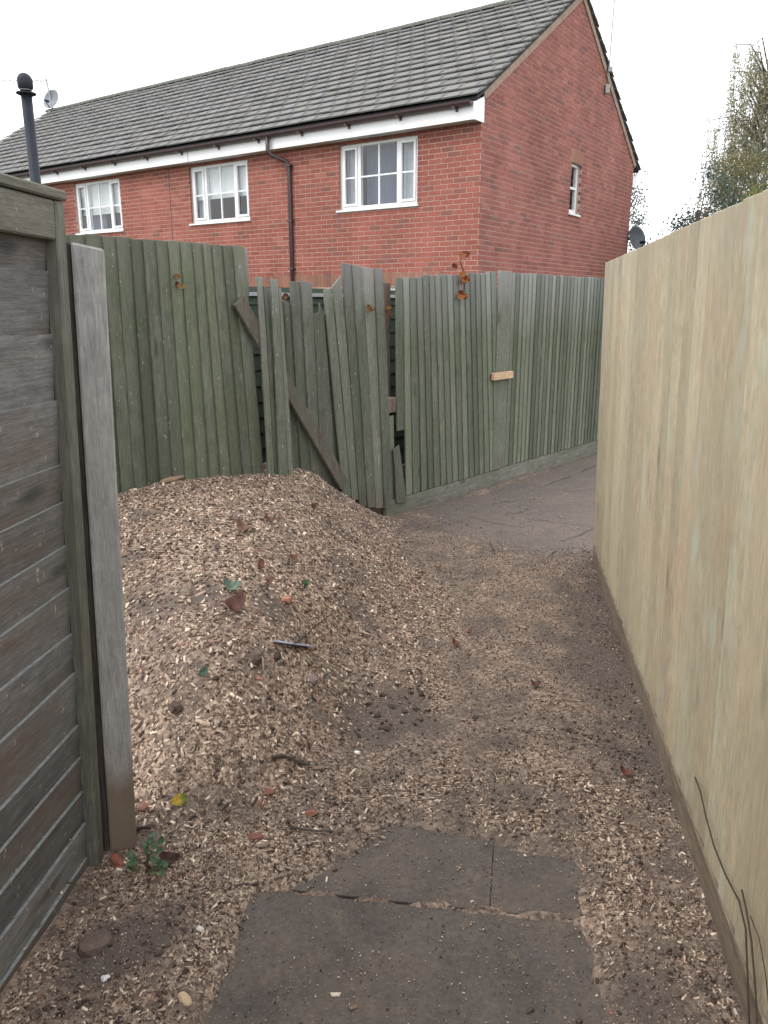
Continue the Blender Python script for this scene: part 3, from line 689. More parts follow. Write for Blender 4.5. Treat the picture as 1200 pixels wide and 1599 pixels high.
MB().tube([(0, 0, 0), (lean.x * .15, 0, hT - .30)], fr_, 18).build('pipe', m_black, fl_, smooth=True)
MB().lathe([(fr_, -.02), (fr_ + .045, 0), (fr_ + .045, .012), (fr_, .02)], 18).build('collar', m_black, fl_).location = (lean.x * .15, 0, hT - .28)
MB().lathe([(fr_ + .004, 0), (fr_ + .006, .03)], 18).build('band', m_metal, fl_).location = (lean.x * .15, 0, hT - .245)
r_ = .078; MB().lathe([(fr_, -.03), (r_ * .98, -.005)] + [(max(.001, r_ * math.cos(a * math.pi / 16)), .06 + r_ * 1.0 * math.sin(a * math.pi / 16)) for a in range(0, 9)], 18).build('cowl', m_black, fl_, smooth=True).location = (lean.x * .15, 0, hT - .215)

# ------------------------------------------------------------------ green closeboard fence (three lengths on one line)
RZF = math.pi / 2 - R_(FH)
def board(parent, mat, sb, st, zb, zt, n0=.024, n1=.010, th=.014, name='board', jag=None, bow=.0, label=None):
    """sb, st: (left,right) s at foot and top; left edge thick and proud, right edge tucked under the next"""
    m = MB(); L = 5; V = []; F = []
    zb = zb if hasattr(zb, '__len__') else (zb, zb); zt = zt if hasattr(zt, '__len__') else (zt, zt)
    for k in range(L):
        u = k / (L - 1); w0 = random.uniform(-.0015, .0015); w1 = random.uniform(-.0015, .0015); b = bow * math.sin(u * math.pi)
        a = lerp(sb[0], st[0], u) + w0; c = lerp(sb[1], st[1], u) + w1; za = lerp(zb[0], zt[0], u); zc = lerp(zb[1], zt[1], u)
        V += [(a, -n0 - b, za), (c, -n1 - b, zc), (c, -n1 + th * .5 - b, zc), (a, -n0 + th - b, za)]
    for k in range(L - 1):
        i = 4 * k
        for j in range(4): F.append((i + j, i + (j + 1) % 4, i + 4 + (j + 1) % 4, i + 4 + j))
    F += [(3, 2, 1, 0), (4 * L - 4, 4 * L - 3, 4 * L - 2, 4 * L - 1)]
    m.add(V, F); o = m.build(name, mat, parent, bevel=.002)
    if label: o['label'] = label
    return o
fA = empty('closeboard_fence', FP, RZF, 'green algae-stained vertical board fence standing behind the left of the chip mound', 'fence')
tops = [158, 179, 202, 221, 241, 260, 279, 298, 314, 328, 345, 361, 377]; bots = [185, 207.5, 228, 248, 268, 288, 308, 327, 345, 363, 382, 397, 413]
ST = [fpl(p, 372 + (p - 150) * .045)[0] for p in tops]; SB = [fpl(p, 758 - (p - 185) * .12)[0] for p in bots]
d_t, d_b = ST[1] - ST[0], SB[1] - SB[0]
ST = [ST[0] - .086 * k for k in range(14, 0, -1)] + ST; SB = [SB[0] - .086 * k for k in range(14, 0, -1)] + SB
for i in range(len(ST) - 1):
    zt = 1.885 + .004 * math.sin(i) + random.uniform(-.004, .004)
    board(fA, m_panel_green, (SB[i] - .004, SB[i + 1] + .010), (ST[i] - .004, ST[i + 1] + .010), .14, zt, bow=random.uniform(-.004, .004))
# last, greyer board end
e0, e1 = fpl(377, 383)[0], fpl(386, 385)[0]; board(fA, m_mid_green, (e0 - .02, e1), (e0, e1), 1.62, 1.875, .006, .004)
def bar(parent, name, mat, s0, s1, y0, y1, z0, z1, label=None, bevel=.004):
    o = MB().box(s0, s1, y0, y1, z0, z1).build(name, mat, parent, bevel=bevel)
    if label: o['label'] = label
    return o
for z in (.35, 1.05, 1.62): bar(fA, 'rail', m_brown_rail, ST[0], ST[-1] - .02, .012, .06, z, z + .08)
bar(fA, 'gravel_board', m_gravel, ST[0], -2.7, -.012, .02, -.05, .135)
bar(fA, 'post', m_brown_rail, -2.86, -2.77, .065, .155, -.05, 1.80)

fB = empty('closeboard_fence', FP, RZF, 'broken leaning length of grey-green boards with gaps, behind the mound crest', 'fence')
def q4(tl, tr, bl, br, mat=m_mid_green, off=0.0, th=.014, n0=.020, n1=.012, label=None):
    a, b, c, d = [fpl(*p, off) for p in (tl, tr, bl, br)]
    o = board(fB, mat, (c[0], d[0]), (a[0], b[0]), (c[1], d[1]), (a[1], b[1]), off + n0, off + n1, th, bow=random.uniform(-.004, .003)); 
    if label: o['label'] = label
    return o
q4((399, 432), (408, 433), (417, 760), (429, 760), off=.050); q4((409, 447), (415, 448), (427, 760), (436, 760), off=.048); q4((420, 435), (432, 437), (434, 760), (450, 760), off=.056); q4((432, 449), (438, 451), (449, 760), (458, 760), off=.053)
q4((441, 468), (455, 476), (452, 760), (470, 760), off=-.008); q4((450, 439), (466, 440), (470, 770), (490, 770)); q4((467, 438), (485, 441), (486, 780), (505, 780), off=.005)
q4((487, 490), (504, 486), (500, 778), (526, 778)); q4((496, 472), (504, 488), (497, 560), (508, 560), off=.001)
q4((503, 453), (516, 449), (533, 775), (547, 775), off=.004, label='green-grey board with a snapped top'); q4((517, 447), (531, 430), (547, 780), (560, 780), label='board with a slanting broken top')
q4((531, 410), (546, 412), (559, 790), (574, 790)); q4((547, 413), (562, 416), (572, 792), (587, 792), off=.003); q4((563, 416), (581, 419), (585, 793), (600, 793)); q4((582, 418), (596, 420), (598, 793), (613, 793), off=.004)
q4((598, 652), (613, 648), (602, 790), (616, 790), off=-.01, label='short stump of a snapped board')
q4((612, 702), (622, 694), (617, 785), (634, 785), off=.012, label='short leaning board stump')
for tl, tr, bl, br in [((411, 452), (421, 450), (424, 760), (438, 760)), ((452, 470), (470, 462), (466, 770), (482, 770)), ((483, 500), (497, 496), (490, 778), (506, 778)), ((500, 500), (512, 470), (520, 778), (538, 778))]: q4(tl, tr, bl, br, off=-.02)
a, b = fpl(363, 476, .03), fpl(500, 712, .03)        # fallen diagonal rail
dv = Vector((b[0] - a[0], 0, b[1] - a[1])); L_ = dv.length; ang = math.atan2(dv.z, dv.x)
def diag(p0, p1, wd, mat, off, label):
    dv = Vector((p1[0] - p0[0], 0, p1[1] - p0[1])); u = dv.normalized(); v = Vector((-u.z, 0, u.x)); P = []
    for y in (-off - .028, -off):
        P += [Vector((p0[0], y, p0[1])), Vector((p1[0], y, p1[1])), Vector((p1[0], y, p1[1])) + v * wd, Vector((p0[0], y, p0[1])) + v * wd]
    m = MB().add(P, [(0, 1, 2, 3), (7, 6, 5, 4), (1, 0, 4, 5), (2, 1, 5, 6), (3, 2, 6, 7), (0, 3, 7, 4)]); o = m.build('rail', mat, fB, bevel=.003); o['label'] = label
m_fallen = wood('fallen_rail_wood', (.105, .085, .070), (.18, .155, .13), (.12, .10, .08), algae=(.10, .115, .075), alg_amt=.35, rv=.1)
diag(fpl(362, 476, .03), fpl(529, 764, .03), .088, m_fallen, .030, 'long brown fallen rail lying diagonally across the broken boards')
z_ = fpl(608, 632)[1]; bar(fB, 'rail', m_brown_rail, fpl(585, 630)[0], fpl(618, 630)[0], -.012, .06, z_ - .06, z_ + .05, 'sawn rail end in the gap')
for z in (.45, 1.0): bar(fB, 'rail', m_brown_rail, -2.7, -2.05, .03, .075, z, z + .08)
bar(fB, 'rail', m_brown_rail, -2.06, -1.62, .03, .075, .42, .5)
bar(fB, 'post', m_brown_rail, -1.60, -1.51, .03, .12, -.05, .78)

fC = empty('closeboard_fence', FP, RZF, 'long dark green board fence with bleached tops running right to the corner path', 'fence')
n = 17; s0t, s1t = fpl(617, 432)[0], fpl(773, 424)[0]; s0b, s1b = fpl(631, 775)[0], fpl(778, 735)[0]
for i in range(n):
    u0, u1 = i / n, (i + 1) / n; zt = lerp(1.755, 1.835, u0) + random.uniform(-.006, .006)
    sb0, sb1 = lerp(s0b, s1b, u0), lerp(s0b, s1b, u1); st0, st1 = lerp(s0t, s1t, u0), lerp(s0t, s1t, u1); zb = .145
    if i < 3:
        if i == 0: zb = .66
        k = .3 if i == 0 else 0; sb0, sb1 = lerp(sb0, st0, k) - .03, lerp(sb1, st1, k) - .02
    jl_ = random.uniform(-.012, .012); st0 += jl_ * .4; st1 += jl_ * .4; fan = -.045 * max(0, 1 - i / 9); sb0 += -jl_ * .6 + fan; sb1 += -jl_ * .6 + fan
    board(fC, m_run_green, (sb0 - .003, sb1 + .012), (st0 - .003, st1 + .010), zb, zt, .021, .009)
sg0, sg1 = fpl(775, 424)[0], fpl(797, 424)[0]
board(fC, m_mid_green, (sg0 + .02, sg1 + .02), (sg0 + .02, sg1 + .01), .15, 1.845, .02, .018, .016, label='wider grey board at the joint of the fence')
s = sg1 + .012
while s < 6.0:
    wd = .072 + random.uniform(-.003, .003); board(fC, m_run_green, (s - .003, s + wd + .009), (s - .003, s + wd + .009), .155, 1.835 + random.uniform(-.005, .005), .021, .009, bow=random.uniform(-.003, .003)); s += wd
for z in (.3, .98, 1.55): bar(fC, 'rail', m_brown_rail, s0b, 6, .016, .06, z, z + .08)
bar(fC, 'gravel_board', m_gravel, fpl(600, 790)[0], -.02, -.020, .012, -.05, .140); bar(fC, 'gravel_board', m_gravel, -.015, 3.0, -.012, .014, -.05, .148); bar(fC, 'gravel_board', m_gravel, 3.005, 6, -.016, .014, -.05, .148)
a = fpl(768, 589, .04); b = fpl(799, 586, .04)
bar(fC, 'batten', m_block, a[0] + .01, b[0], -.062, -.028, a[1] - .028, a[1] + .034, 'pale fresh-cut wooden block nailed across the boards')
for sx in (-1.55, 0.02, 1.85, 3.7): bar(fC, 'post', m_brown_rail, sx, sx + .09, .062, .15, -.05, 1.72)

# green horizontal-boarded shed behind the gap
sh = empty('garden_shed', fworld(0, 0, 0), RZF, 'dark green shed with horizontal boards seen through the fence gap', 'shed')
ZT = 1.63; z = 0.0
while z < ZT - .06:
    m = MB(); m.hexa([(-3.6, .62, z), (.9, .62, z), (.9, .645, z), (-3.6, .645, z), (-3.6, .632, z + .118), (.9, .632, z + .118), (.9, .645, z + .118), (-3.6, .645, z + .118)]); m.build('board', m_shed, sh); z += .112
MB().box(-3.65, .95, .60, 1.6, ZT - .005, ZT + .02).build('roof', m_metal, sh); MB().box(-3.6, .9, .65, 1.55, -.08, ZT - .006).build('wall', m_shed, sh)

# dead climber over the fence top
cl = empty('dead_climber', fworld(-.48, .03, 1.82), 0, 'rust-brown withered creeper hanging over the green fence top', 'climber')
def leafgeo(m, p, size, rot, c, curl=.35, tilt=None):
    """a small lens-shaped curled leaf: two strips of quads with a folded midrib, given thickness"""
    ux = Vector((math.cos(rot), math.sin(rot), 0)); uy = Vector((-math.sin(rot), math.cos(rot), 0)); uz = Vector((0, 0, 1))
    if tilt is not None:
        uz = Vector(tilt).normalized(); ux = (ux - uz * ux.dot(uz)).normalized(); uy = uz.cross(ux)
    top = []; n = 5
    for k in range(n):
        u = k / (n - 1); w_ = .5 * math.sin(math.pi * (.08 + .84 * u)) ** .8; zz = curl * size * (u - .5) ** 2 * 2
        for s_ in (-1, 0, 1): top.append(Vector(p) + ux * size * (u - .5) + uy * size * .75 * w_ * s_ + uz * (zz + abs(s_) * curl * size * .25 * w_))
    V = top + [q - uz * .0015 for q in top]; F = []; o_ = 3 * n
    for k in range(n - 1):
        for j in (0, 1):
            i = 3 * k + j; F += [(i, i + 3, i + 4, i + 1), (i + o_ + 1, i + o_ + 4, i + o_ + 3, i + o_)]
    m.add(V, F, c)
stems = MB(); B_ = np.array(cl.location)
pts = [fworld(*( (lambda r: (r[0], .035, r[1]))(fpl(px, py, .035)) )) - B_ for px, py in [(722, 400), (719, 408), (723, 420), (726, 432), (725, 448), (723, 462)]]
stems.tube(pts, [.004, .005, .006, .006, .005, .003], 6, (.16, .07, .04)); pts2 = [pts[0], pts[0] + np.array([.05, .02, .03])]; stems.tube(pts2, .003, 5, (.16, .07, .04))
stems.build('stem', m_soil_bit, cl)
for px, py in [(711, 415), (722, 399), (728, 397), (725, 428), (727, 438), (725, 437), (728, 434), (722, 456), (725, 462), (719, 464), (727, 465)]:
    r = fpl(px, py, .05); P = fworld(r[0], .05, r[1]) - B_; m = MB()
    leafgeo(m, P, random.uniform(.05, .075), random.uniform(0, 6.3), random.choice([(.28, .085, .035), (.34, .13, .05), (.20, .06, .035)]), .6, (random.uniform(-1, 1), -1, random.uniform(-.5, 1))); m.build('leaf', m_leaf, cl)
for i, (px, py, nm) in enumerate([(580, 478, 'brown withered leaf cluster caught on the grey broken boards'), (608, 486, 'pale withered leaf caught at the edge of the fence gap'), (440, 466, 'small rusty dead leaf wedged between the broken boards'), (281, 438, 'dark dried sprig stuck on the left green panel')]):
    r = fpl(px, py, .04); o = empty('dead_leaf', fworld(r[0], .04, r[1]), 0, nm, 'dead leaf')
    for k in range(4):
        m = MB(); leafgeo(m, (random.uniform(-.02, .02), 0, random.uniform(-.03, .03)), random.uniform(.025, .045), random.uniform(0, 6), random.choice([(.25, .13, .05), (.35, .2, .09), (.16, .07, .04)]), .6, (random.uniform(-1, 1), -1, random.uniform(-.5, .8))); m.build('leaf', m_leaf, o)

# ------------------------------------------------------------------ pale fence on the right
PB, PH = np.array([1.321, 4.601, 0]), 8.84
fD = empty('timber_fence', PB, math.pi / 2 - R_(PH), 'tall pale new timber fence of close vertical boards along the right of the path', 'fence')
fD.rotation_euler = (-.028, 0, math.pi / 2 - R_(PH))
s = 0.0; i = 0
while s > -5.4:
    wd = .142 + random.uniform(-.012, .012); m = MB()
    a, b = s - wd - .012, s
    # thick edge at the far side laps over the thin edge of the next board
    zt = 1.795 + random.uniform(-.001, .001)
    m.hexa([(a, .006, .125), (b, .016, .125), (b, .0, .125), (a, .0, .125)][::-1] + [(a, .006, zt), (b, .016, zt), (b, .0, zt), (a, .0, zt)][::-1]); m.build('board', m_pale, fD, bevel=.0025); s -= wd; i += 1
bar(fD, 'gravel_board', m_pale_base, -5.4, .0, -.012, .016, -.06, .124, bevel=.004)
for z in (.35, 1.45): bar(fD, 'rail', m_pale, -5.4, -.02, -.055, -.004, z, z + .08)
bar(fD, 'post', m_pale, -.10, -.01, -.14, -.056, -.06, 1.78)

# ------------------------------------------------------------------ dark overlap panel and post on the left
LB, LH = np.array([-.843, 1.909, 0]), 5.87
pn = empty('overlap_fence', LB, math.pi / 2 - R_(LH), 'weathered dark overlap fence panel with horizontal boards close on the left', 'fence')
pn.rotation_euler = (.042, 0, math.pi / 2 - R_(LH))
edges = [330, 376, 430, 516, 612, 705, 758, 826, 891, 958, 1020, 1104, 1158, 1211, 1265, 1324, 1385]
def lz(py): return float(onplane(95 + (py - 300) * 50 / 1045, py, LB, LH)[2])
ez = [lz(e) for e in edges]; ez[0] = 1.77
for a, b in zip(ez[:-1], ez[1:]):
    # top edge proud and facing up (a ledge that catches chips), foot tucked behind the board below
    m = MB(); N = 9; V = []; F = []
    for k in range(N):
        x = -1.85 + 1.82 * k / (N - 1); w0 = .004 * math.sin(x * 5 + a * 40) + random.uniform(-.0015, .0015); w1 = random.uniform(-.002, .002)
        V += [(x, .002, b - .018 + w1), (x, -.008 - random.uniform(0, .0015), a + w0), (x, .004, a + w0 - .001), (x, .016, b - .018 + w1)]
    for k in range(N - 1):
        i = 4 * k
        for j in range(4): F.append((i + j, i + 4 + j, i + 4 + (j + 1) % 4, i + (j + 1) % 4))
    F += [(0, 1, 2, 3), (4 * N - 1, 4 * N - 2, 4 * N - 3, 4 * N - 4)]
    m.add(V, F); o = m.build('board', m_left, pn); o.data.materials.append(m_left_lit_edge)
    for k in range(N - 1): o.data.polygons[4 * k + 1].material_index = 1  # upward ledge faces take the painted sky-light tone
bar(pn, 'batten', m_left_frame, -.040, .0, -.036, .0, .0, 1.785, bevel=.004); bar(pn, 'batten', m_left_frame, -.045, .002, .016, .05, .0, 1.78)
bar(pn, 'batten', m_left_frame, -1.86, -1.82, -.036, .0, .0, 1.72); bar(pn, 'cap_rail', m_left_cap, -1.86, -.042, -.034, .0, 1.70, 1.785, bevel=.004)
bar(pn, 'cap_rail', m_left_cap, -1.87, .004, -.042, .055, 1.787, 1.81, bevel=.004); bar(pn, 'bottom_rail', m_left, -1.86, -.046, .018, .05, .0, .055)
po = empty('fence_post', (-.775, 1.965, 0), R_(20), 'square grey weathered timber post at the end of the dark left panel', 'post')
hp = MB(); hs = .037; tl = .058
hp.hexa([(-hs, -.035, -.1), (hs, -.035, -.1), (hs, .045, -.1), (-hs, .045, -.1), (tl - hs, -.035, 1.70), (tl + hs, -.035, 1.685), (tl + hs, .045, 1.69), (tl - hs, .045, 1.705)]); hp.build('shaft', m_post, po, bevel=.005)
hp = MB(); hp.hexa([(-hs - .030, -.02, -.1), (-hs - .001, -.02, -.1), (-hs - .001, .05, -.1), (-hs - .03, .05, -.1), (tl - hs - .03, -.02, 1.70), (tl - hs - .001, -.02, 1.70), (tl - hs - .001, .05, 1.70), (tl - hs - .03, .05, 1.70)]); hp.build('filler_strip', m_dark_side, po, bevel=.003)

# ------------------------------------------------------------------ wood chips
def surf(px, py, z0=.2):
    z = z0
    for _ in range(25):
        p = gnd(px, py, z); z = .5 * z + .5 * float(litter(np.array([p[0]]), np.array([p[1]]))[0])
    return gnd(px, py, z)

PAL = np.array([(.455, .345, .258), (.325, .238, .178), (.22, .156, .116), (.64, .53, .415), (.135, .092, .068), (.065, .046, .037), (.26, .13, .09)]); PW = np.array([.22, .20, .19, .10, .15, .12, .02])
def chips(name, x, y, ln, wd, lift=.3, dark=0.0, zs=None, bright=0.0, crumb=False):
    n = len(x); th = ln * .4 if crumb else rng.uniform(.0015, .004, n); yaw = rng.uniform(0, 2 * np.pi, n); pit = rng.normal(0, .35, n); rol = rng.normal(0, .45, n)
    e = .012; z = np.maximum(litter(x, y), .0005) if zs is None else zs
    if zs is None:
        gx = (np.maximum(litter(x + e, y), .0005) - z) / e; gy = (np.maximum(litter(x, y + e), .0005) - z) / e
    else: gx = gy = np.zeros(n)
    gx = np.clip(gx, -1, 1); gy = np.clip(gy, -1, 1)
    cx, sx = np.cos(yaw), np.sin(yaw)
    ux = np.c_[cx, sx, gx * cx + gy * sx + np.sin(pit)]; ux /= np.linalg.norm(ux, axis=1)[:, None]
    uy = np.c_[-sx, cx, -gx * sx + gy * cx + np.sin(rol)]; uy -= ux * (ux * uy).sum(1)[:, None]; uy /= np.linalg.norm(uy, axis=1)[:, None]
    uz = np.cross(ux, uy); C0 = np.c_[x, y, z + th * .5 + lift * ln * np.abs(np.sin(pit)) * .5]
    sgn = np.array([(-1, -1, -1), (1, -1, -1), (1, 1, -1), (-1, 1, -1), (-1, -1, 1), (1, -1, 1), (1, 1, 1), (-1, 1, 1)], float)
    jit = rng.uniform(.55, 1.15, (n, 8, 2)); jit[:, 4:] = jit[:, :4] * rng.uniform(.85, 1, (n, 4, 1))
    V = C0[:, None, :] + ux[:, None, :] * (sgn[None, :, 0:1] * ln[:, None, None] / 2 * jit[:, :, 0:1]) + uy[:, None, :] * (sgn[None, :, 1:2] * wd[:, None, None] / 2 * jit[:, :, 1:2]) + uz[:, None, :] * (sgn[None, :, 2:3] * th[:, None, None] / 2)
    fq = np.array([(4, 5, 6, 7), (0, 1, 5, 4), (1, 2, 6, 5), (2, 3, 7, 6), (3, 0, 4, 7), (3, 2, 1, 0)])
    F = (np.arange(n)[:, None, None] * 8 + fq[None]).reshape(-1, 4)
    pw = PW.copy(); pw[4:6] *= 1 + dark * 4; pw[0] *= 1 + bright; pw[3] *= 1 + bright * 2; pw /= pw.sum()
    c = PAL[rng.choice(len(PAL), n, p=pw)] * rng.uniform(.75, 1.2, (n, 1)); T = np.repeat(c, 8, axis=0)
    if crumb: T = np.repeat(np.array([(.085, .062, .050)]) * rng.uniform(.5, 1.7, (n, 1)), 8, axis=0)
    return V.reshape(-1, 3), F, T
VV, FF, TT = [], [], []
def put(*a, **k):
    global VV, FF, TT
    V, F, T = chips('', *a, **k); off = sum(len(v) for v in VV); VV.append(V); FF.append(F + off); TT.append(T)
def scatter(n, x0, x1, y0, y1, dens, lmin, lmax, wmin, wmax, **k):
    x = rng.uniform(x0, x1, n); y = rng.uniform(y0, y1, n); u, v = proj(np.c_[x, y, np.zeros(n) + .1])
    keep = in_litter(x, y) & (((x - FP[0]) * FN[0] + (y - FP[1]) * FN[1]) > .03) & (u > -60) & (u < 1260) & (v < 1680)
    x, y = x[keep], y[keep]
    fx = 1.321 + (y - 4.6) * math.tan(R_(8.84)) - x; x, y = x[fx > .02], y[fx > .02]
    lx = -.843 + (y - 1.909) * math.tan(R_(5.87)); q = (x > lx + .03) | (y > 2.02); x, y = x[q], y[q]
    h = mound(x, y); p = dens(x, y, h); q = rng.random(len(x)) < p; x, y = x[q], y[q]; n = len(x)
    ln = lmin + (lmax - lmin) * rng.random(n) ** 2.4; wd = ln * rng.uniform(.22, .75, n); wd = np.clip(wd, wmin, wmax); put(x, y, ln, wd, **k)
def slabfade(x, y): return sstep(-.07, .05, sdf_poly(x, y, SLAB) + .05 * fbm(x, y, 5, 4, 3))
def asfade(x, y): return sstep(-.25, .15, sdf_poly(x, y, ASPH) + .1 * fbm(x, y, 5, 4, 3))
scatter(150000, -2.6, 1.0, 1.3, 5.6, lambda x, y, h: sstep(.01, .07, h) * (.25 + .75 * chipmask(x, y, h)), .004, .027, .0023, .010)
scatter(3200, -2.2, .6, 1.3, 5.0, lambda x, y, h: sstep(.01, .07, h) * .5, .022, .055, .005, .014)
scatter(110000, -.9, 1.4, 1.1, 5.6, lambda x, y, h: sstep(.09, .02, h) * chipmask(x, y, h) * slabfade(x, y) * asfade(x, y) * .5, .003, .013, .002, .005, dark=.2)
scatter(120000, -.9, 1.4, 1.1, 5.2, lambda x, y, h: sstep(.09, .02, h) * asfade(x, y) * np.clip(.25 + .5 * chipmask(x, y, h) + .35 * fbm(x, y, 3, 3, 41) + .12, 0, 1) * (.15 + .85 * slabfade(x, y)) * .75, .0018, .007, .0012, .0035, bright=.5)
scatter(52000, -1.0, 1.2, 1.0, 2.3, lambda x, y, h: sstep(.10, .02, h) * np.clip(chipmask(x, y, h) * 1.1 - .12, 0, 1) * slabfade(x, y) * .7, .004, .024, .002, .007, bright=.5)
SCUFF = [surf(*q)[:2] for q in [(505, 800), (528, 880), (540, 940), (552, 1010), (572, 1080), (600, 1120)]]
def crumbs(n, x0, x1, y0, y1, dens, l0, l1): scatter(n, x0, x1, y0, y1, dens, l0, l1, l0 * .6, l1 * .8, crumb=True)
crumbs(26000, -2.4, .9, 1.3, 5.4, lambda x, y, h: sstep(.01, .07, h) * np.clip(.35 + .8 * fbm(x, y, 5, 3, 31), .05, 1), .003, .016)
crumbs(18000, -1.0, 1.25, 1.0, 2.6, lambda x, y, h: sstep(.10, .02, h) * slabfade(x, y) * np.clip(.3 + .8 * fbm(x, y, 6, 3, 33), .05, 1), .003, .014)
crumbs(18000, -.8, 1.4, 2.2, 5.6, lambda x, y, h: sstep(.09, .02, h) * asfade(x, y) * np.clip(.25 + .8 * fbm(x, y, 4, 3, 35) + .5 * sstep(.4, .05, 1.321 + (y - 4.6) * math.tan(R_(8.84)) - x), .05, 1), .003, .014)
crumbs(5000, -.9, .6, 2.4, 4.9, lambda x, y, h: .9 * np.exp(-(dist_lines(x + .05 * fbm(x, y, 6, 3, 61), y + .05 * fbm(x, y, 6, 3, 62), [SCUFF]) / .075) ** 2), .004, .02)
crumbs(900, .1, .8, 2.3, 3.1, lambda x, y, h: np.exp(-((x - gnd(605, 1105)[0]) ** 2 + (y - gnd(605, 1105)[1]) ** 2) / .16 ** 2), .008, .03)
scatter(14000, -.9, 1.1, 1.0, 2.4, lambda x, y, h: .12 + .8 * sstep(.03, -.05, sdf_poly(x, y, SLAB)) * np.clip(.35 + .9 * fbm(x, y, 4, 3, 21), 0, 1) * .45, .0015, .007, .0012, .0035, bright=.4)
scatter(1500, -.9, 1.1, 1.0, 2.4, lambda x, y, h: sstep(.04, .0, dist_lines(x, y, [JOINT])) * .9, .003, .012, .002, .005, bright=.6)
scatter(9000, -.2, 2.6, 4.6, 9, lambda x, y, h: np.clip(.45 + .7 * fbm(x, y, 2.5, 3, 51), .05, 1), .003, .013, .002, .006, dark=.3)
tag(np_obj('wood_chips', np.concatenate(VV), np.concatenate(FF), m_chip, tint=np.concatenate(TT)), 'pale wood chips strewn over the mound and the path', 'wood chips', kind='stuff')
# chips caught on the ledges of the dark panel
VV, FF, TT = [], [], []
xs, ys, zs = [], [], []
for a in ez[1:]:
    for k in range(9):
        s_ = -random.random() ** .8 * .75 - .03; n_ = random.uniform(.002, .012)
        xs.append(LB[0] + math.sin(R_(LH)) * s_ + math.cos(R_(LH)) * n_); ys.append(LB[1] + math.cos(R_(LH)) * s_ - math.sin(R_(LH)) * n_); zs.append(a + .003)
ln = rng.uniform(.006, .02, len(xs)); put(np.array(xs), np.array(ys), ln, ln * .4, zs=np.array(zs)); TT = [np.clip(TT[0] * 1.3, 0, .75)]
tag(np_obj('stray_chips', VV[0], FF[0], m_chip, tint=TT[0]), 'stray pale chips caught on the ledges of the dark panel', 'wood chips', kind='stuff')

# ------------------------------------------------------------------ small things lying about
def nrm(p):
    e = .03; f = lambda a, b: float(mound(np.array([a]), np.array([b]))[0]); return Vector((-(f(p[0] + e, p[1]) - f(p[0], p[1])) / e, -(f(p[0], p[1] + e) - f(p[0], p[1])) / e, 1)).normalized()
def stone(name, px, py, sx, sy, sz, c, label, cat, seed=0, rough=.25):
    if name == 'brick_fragment': c = tuple(lerp(k, .15, .25) * .78 for k in c); rough = .5; sz *= .8
    p = surf(px, py); m = MB(); import bmesh
    bm = bmesh.new(); bmesh.ops.create_icosphere(bm, subdivisions=2, radius=1)
    for v in bm.verts:
        d = v.co.normalized(); q = 1 + rough * mnoise.noise(d * 1.6 + Vector((seed * 3.7, px, py))); d = Vector([math.copysign(abs(k) ** .75, k) for k in d]); v.co = Vector((d.x * sx, d.y * sy, d.z * sz)) * q * .5
    m.add([v.co for v in bm.verts], [[v.index for v in f.verts] for f in bm.faces], c); bm.free()
    o = m.build(name, m_soil_bit, None); o.location = p + np.array([0, 0, sz * .12]); o.rotation_euler = (random.uniform(-.2, .2), random.uniform(-.2, .2), random.uniform(0, 3)); return tag(o, label, cat)
def leaf(px, py, size, c, label, name='dead_leaf', cat='leaf', rot=None, c2=None, curl=.5):
    if name == 'green_leaf': size *= .8; curl = 1.0; c = tuple(lerp(k, .15, .35) for k in c)
    if name == 'dead_leaf': c = tuple(lerp(k, .13, .3) * .8 for k in c); size *= .85; curl = .9
    p = surf(px, py); m = MB(); leafgeo(m, (0, 0, 0), size, rot if rot is not None else random.uniform(0, 6), c, curl, nrm(p) + Vector((random.uniform(-.2, .2), random.uniform(-.4, 0), 0)))
    if c2: m.c = [c if k % 15 < 9 else c2 for k in range(len(m.v))]
    o = m.build(name, m_leaf, None); o.location = p + np.array([0, 0, .012]); return tag(o, label, cat)
BR = (.30, .105, .065)
stone('brick_fragment', 421, 1238, .035, .028, .02, BR, 'small red brick fragment on the lower mound above the twig', 'brick fragment', 1)
stone('brick_fragment', 487, 1271, .042, .026, .02, (.36, .14, .08), 'orange-red brick fragment just left of the paving corner', 'brick fragment', 2)
stone('brick_fragment', 399, 1308, .045, .034, .02, (.27, .10, .065), 'red brick fragment at the foot of the mound, lowest of them', 'brick fragment', 3)
stone('brick_fragment', 225, 1261, .04, .03, .022, (.33, .15, .10), 'pinkish brick fragment beside the grey post', 'brick fragment', 4)
stone('brick_fragment', 183, 1347, .055, .03, .03, (.34, .10, .05), 'orange brick piece tucked under the foot of the grey post', 'brick fragment', 5)
stone('stone', 446, 938, .06, .05, .028, (.33, .16, .11), 'flat pinkish stone high on the chip mound', 'stone', 6)
stone('stone', 487, 1064, .045, .04, .035, (.17, .13, .115), 'round grey-brown stone on the mound below the plastic strip', 'stone', 7)
stone('stone', 150, 1475, .085, .07, .035, (.13, .095, .08), 'brown flat stone in the soil below the dark panel', 'stone', 8)
stone('pebble', 558, 1176, .022, .016, .012, (.72, .70, .66), 'small white pebble on the chips left of the trodden path', 'pebble', 9)
stone('pebble', 165, 1529, .022, .018, .012, (.66, .66, .66), 'white pebble near the foot of the dark panel', 'pebble', 10)
stone('pebble', 313, 1452, .022, .016, .011, (.62, .58, .52), 'pale pebble beside the left edge of the paving', 'pebble', 11)
stone('pebble', 289, 1561, .040, .022, .014, (.50, .37, .24), 'tan pebble low at the left edge of the paving', 'pebble', 12)
stone('soil_clod', 401, 1031, .045, .035, .026, (.07, .05, .04), 'dark soil clod left of the plastic strip', 'clod', 13, .5)
